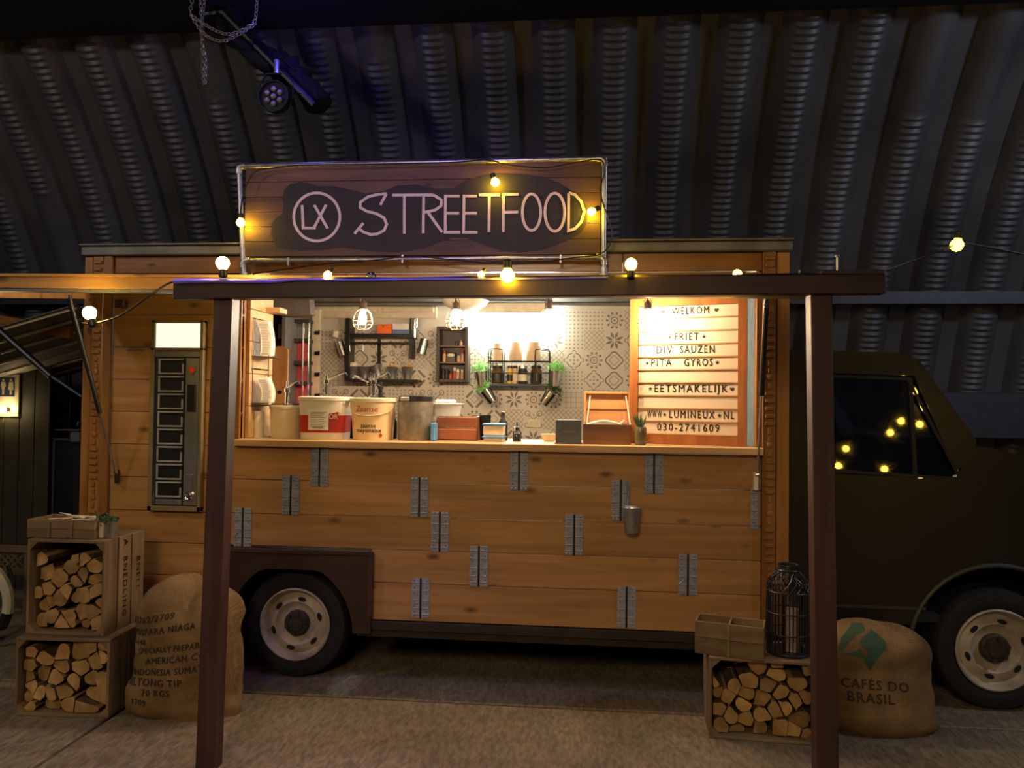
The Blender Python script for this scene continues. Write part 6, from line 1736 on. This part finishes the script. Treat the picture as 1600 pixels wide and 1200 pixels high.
# little sink tap
a = at(112, 690, HY+.0); c = at(124, 672, HY)
sk_ = thing('hand_basin', (a.x, HY-.1, a.z-.02), 'small pale hand basin with tap beside the doorway', 'basin')
x_ = at(121, 680, .9)
MB().box(x_.x-.035, x_.x+.04, .86, .96, x_.z-.05, x_.z+.035, bev=.01).build('basin', M['steel'], sk_)
MB().box(x_.x-.13, x_.x+.05, .84, .98, x_.z+.036, x_.z+.042).build('shelf_edge', M['steel'], sk_)
MB().tube([(x_.x+.01, .95, x_.z+.04), (x_.x+.01, .95, x_.z+.09), (x_.x+.01, .89, x_.z+.095), (x_.x+.01, .88, x_.z+.07)], .007, 8).build('tap', M['chrome'], sk_)
MB().box(x_.x-.02, x_.x+.03, .90, .96, 0.001, x_.z-.051).build('pedestal', M['hutdark'], sk_)

# ------------------------------------------------------------------ bicycle at the left edge
by = .30; bc = at(-46, 925, by); BR = at(20, 925, by).x-bc.x
bcz = BR+.004
bi = thing('bicycle', (bc.x, by, 0), 'bicycle with white mudguard half out of view at the left edge', 'bicycle')
circ = lambda r, z=bcz, n=48: [(bc.x+r*math.cos(k*2*PI/n), by, z+r*math.sin(k*2*PI/n)) for k in range(n)]
wv = MB().tube(circ(BR-.035), .020, 8, True).build('tyre', M['tyre'], bi, smooth=True)
MB().tube(circ(BR-.062), .010, 6, True).build('rim', M['steel'], wv, smooth=True)
for k in range(28):
    a = k*2*PI/28; MB().tube([(bc.x+.02*math.cos(a+.6), by+(.02 if k % 2 else -.02), bcz+.02*math.sin(a+.6)), (bc.x+(BR-.07)*math.cos(a), by, bcz+(BR-.07)*math.sin(a))], .0012, 4).build('spoke', M['steel'], wv)
MB().tube([(bc.x, by-.04, bcz), (bc.x, by+.04, bcz)], .024, 12).build('hub', M['steel'], wv)
def guard(a0, a1, m, name, w=.030):
    t = MB(); n = 16; vs = []
    for i in range(n+1):
        a = a0+(a1-a0)*i/n
        for (rr_, yy) in ((BR-.012, -w), (BR+.002, -w*.5), (BR+.002, w*.5), (BR-.012, w)): vs.append((bc.x+rr_*math.cos(a), by+yy, bcz+rr_*math.sin(a)))
        for (rr_, yy) in ((BR-.045, -w),): vs.append((bc.x+rr_*math.cos(a), by+yy, bcz+rr_*math.sin(a)))
    fs = [(5*i+a_, 5*i+b_, 5*(i+1)+b_, 5*(i+1)+a_) for i in range(n) for a_, b_ in ((0, 1), (1, 2), (2, 3), (4, 0))]
    return t._add(vs, fs).build(name, m, bi, smooth=True)
guard(-.22, 2.6, M['fender'], 'mudguard'); guard(-.62, -.23, M['black'], 'mud_flap')
t = MB().tube([(bc.x, by-.05, bcz), (bc.x-.16, by-.05, bcz+.62)], .012, 8).build('fork_blade', M['black'], bi)
MB().tube([(bc.x, by+.05, bcz), (bc.x-.16, by+.05, bcz+.62)], .012, 8).build('fork_blade', M['black'], bi)
MB().tube([(bc.x-.16, by-.05, bcz+.62), (bc.x-.2, by, bcz+.72), (bc.x-.16, by+.05, bcz+.62)], .014, 8).build('fork_crown', M['black'], bi)
MB().tube([(bc.x-.2, by, bcz+.70), (bc.x-.75, by, bcz+.05)], .016, 8).build('down_tube', M['black'], bi)
p = at(17, 893, by-.035)
MB().box(p.x-.016, p.x+.010, by-.05, by-.03, p.z-.05, p.z+.045, RY(-.35), bev=.006).build('reflector', M['black'], bi)
# lattice planter box
a, c = at(-30, 900, .9), at(52, 850, .9)
lt = thing('lattice_planter', (c.x, .95, 0), 'low grey wooden planter box with diamond lattice side behind the bicycle', 'planter')
lz0, lz1 = at(20, 893, .9).z, at(20, 852, .9).z
MB().box(a.x-.6, c.x, .88, .92, lz1-.05, lz1, bev=.004).build('top_rail', M['crate'], lt); MB().box(a.x-.6, c.x, .88, .92, lz0-.02, lz0+.025, bev=.004).build('bottom_rail', M['crate'], lt)
MB().box(c.x-.05, c.x, .87, .93, 0.001, lz1-.051, bev=.004).build('post', M['crate_z'], lt)
for k in range(16):
    x = c.x-.06-k*.05; hh_ = lz1-.05-lz0-.025
    MB().bar((x, .90, lz0+.025), (x-hh_, .90, lz1-.05), .012, .006, up=(0, 1, 0)).build('lattice_slat', M['crate'], lt)
    MB().bar((x-hh_, .908, lz0+.025), (x, .908, lz1-.05), .012, .006, up=(0, 1, 0)).build('lattice_slat', M['crate'], lt)

# ------------------------------------------------------------------ hanging chains and stage light, upper left
CYc = .35
def chain(pts, lab, size=.020):
    P = smooth_path([at(x, y, CYc+(q_[0] if q_ else 0)) for x, y, *q_ in pts], 10)
    ch_ = thing('hanging_chain', P[0], lab, 'chain', 'hanging chains')
    # link prototype: stadium ring
    ring = [(size*.52*math.cos(a), 0, size*.78*math.sin(a)) for a in [k*2*PI/10 for k in range(10)]]
    me = None; d_acc = 0; k = 0; last = P[0]; target = 0; L_ = 0
    seg = size*1.22
    for A_, B_ in zip(P, P[1:]):
        d = (B_-A_); l = d.length
        while target <= L_+l:
            pos = A_+d*((target-L_)/l)
            if me is None:
                o = MB().tube(ring, size*.15, 5, True)
                ORG['tmp'] = Vector((0, 0, 0)); bm_ = o.bm; me = bpy.data.meshes.new('link'); bmesh.ops.recalc_face_normals(bm_, faces=bm_.faces); bm_.to_mesh(me); me.materials.append(M['chainsteel'])
            ob = bpy.data.objects.new('link', me); COL.objects.link(ob); ob.parent = ch_
            q_ = Vector((0, 0, 1)).rotation_difference(d.normalized())
            ob.rotation_mode = 'QUATERNION'; ob.rotation_quaternion = q_ @ Matrix.Rotation(PI/2*(k % 2)+.5, 3, 'Z').to_quaternion()
            ob.location = pos-ORG[ch_]; k += 1; target += seg
        L_ += l
    return ch_
M['chainsteel'] = plain('tarnished_chain_steel', (0.50, 0.46, 0.38), 0.4, 0.7, 0.2, 30)
chain([(403, -30), (401, 10), (398, 33), (388, 42), (372, 50), (352, 53), (330, 44), (314, 34), (302, 26), (298, 21)], 'chain sagging from the ceiling, upper loop of the hanging chains')
chain([(398, 38, .03), (382, 48, .03), (360, 60, .03), (347, 64, .03), (330, 60, .03), (316, 50, .03), (306, 36, .03), (298, 20, .03), (300, 0, .03), (302, -30, .03)], 'chain sagging lower, with its left end going up to the ceiling')
chain([(322, -30, .06), (319, 5, .06), (316, 30, .06), (317, 60, .06), (316, 90, .06), (318, 131, .06)], 'straight chain hanging down left of the stage light, right strand')
chain([(310, -30, .05), (314, 20, .05), (315, 60, .05), (321, 90, .05), (321, 128, .05)], 'straight chain hanging beside its twin, slightly shorter strand')
PC = at(427, 150, .45)
pl = thing('stage_light', PC+Vector((0, 0, -.1)), 'black round stage light with seven small lenses hanging at upper left', 'spotlight')
MB().lathe([(.001, PC.y+.12), (.075, PC.y+.11), (.10, PC.y+.05), (.105, PC.y-.005), (.098, PC.y-.005), (.094, PC.y+.012), (.001, PC.y+.012)], (PC.x, 0, PC.z), 28, 'Y').build('housing', M['black'], pl, smooth=True)
lens = plain('small_lens', (.62, .52, .42), .10, .6)
for k in range(7):
    a = PI/2+k*PI/3; r_ = .050 if k < 6 else 0
    MB().sphere((PC.x+r_*math.cos(a), PC.y+.002, PC.z+r_*math.sin(a)), .0185, 12).build('lens', lens, pl, smooth=True)
MB().tube([(PC.x-.115, PC.y+.05, PC.z), (PC.x-.115, PC.y+.05, PC.z+.10), (PC.x-.07, PC.y+.05, PC.z+.17), (PC.x+.07, PC.y+.05, PC.z+.17), (PC.x+.115, PC.y+.05, PC.z+.10), (PC.x+.115, PC.y+.05, PC.z)], .008, 6).build('yoke', M['black'], pl)
MB().tube([(PC.x, PC.y+.05, PC.z+.17), (PC.x, PC.y+.05, PC.z+.26)], .02, 8).build('clamp', M['steel'], pl)
# dark bar and cloth bundle that carry it
pa_, pb_ = at(350, 20, .52), at(492, 165, .52)
tb = thing('lighting_bar', (pa_+pb_)/2, 'dark slanting bar with gathered black cloth that carries the stage light', 'bar')
MB().tube([pa_, pb_], .028, 10).build('bar', M['blackm'], tb)
MB().tube([Vector((pa_.x-.15, .52, 4.25)), pa_], .028, 10).build('bar', M['blackm'], tb)
t = MB(); bm = t.bm
P = [at(x, y, .62) for x, y in ((352, 25), (385, 70), (420, 95), (450, 110), (480, 140), (500, 165))]
t.tube(smooth_path(P, 4), [.07+.035*math.sin(i*1.7)**2 for i in range(21)][:21], 14)
for v in bm.verts: v.co += noise.noise_vector(v.co*9)*.035
t.build('gathered_cloth', M['lining'], tb, smooth=True)
for (p_, q_) in (((415, 100), (440, 88)), ((440, 88), (462, 110)), ((425, 105), (438, 112)), ((448, 140), (490, 152))):
    MB().tube([at(*p_, .50), at(*q_, .50)], .006, 5).build('strap', M['blackm'], tb)
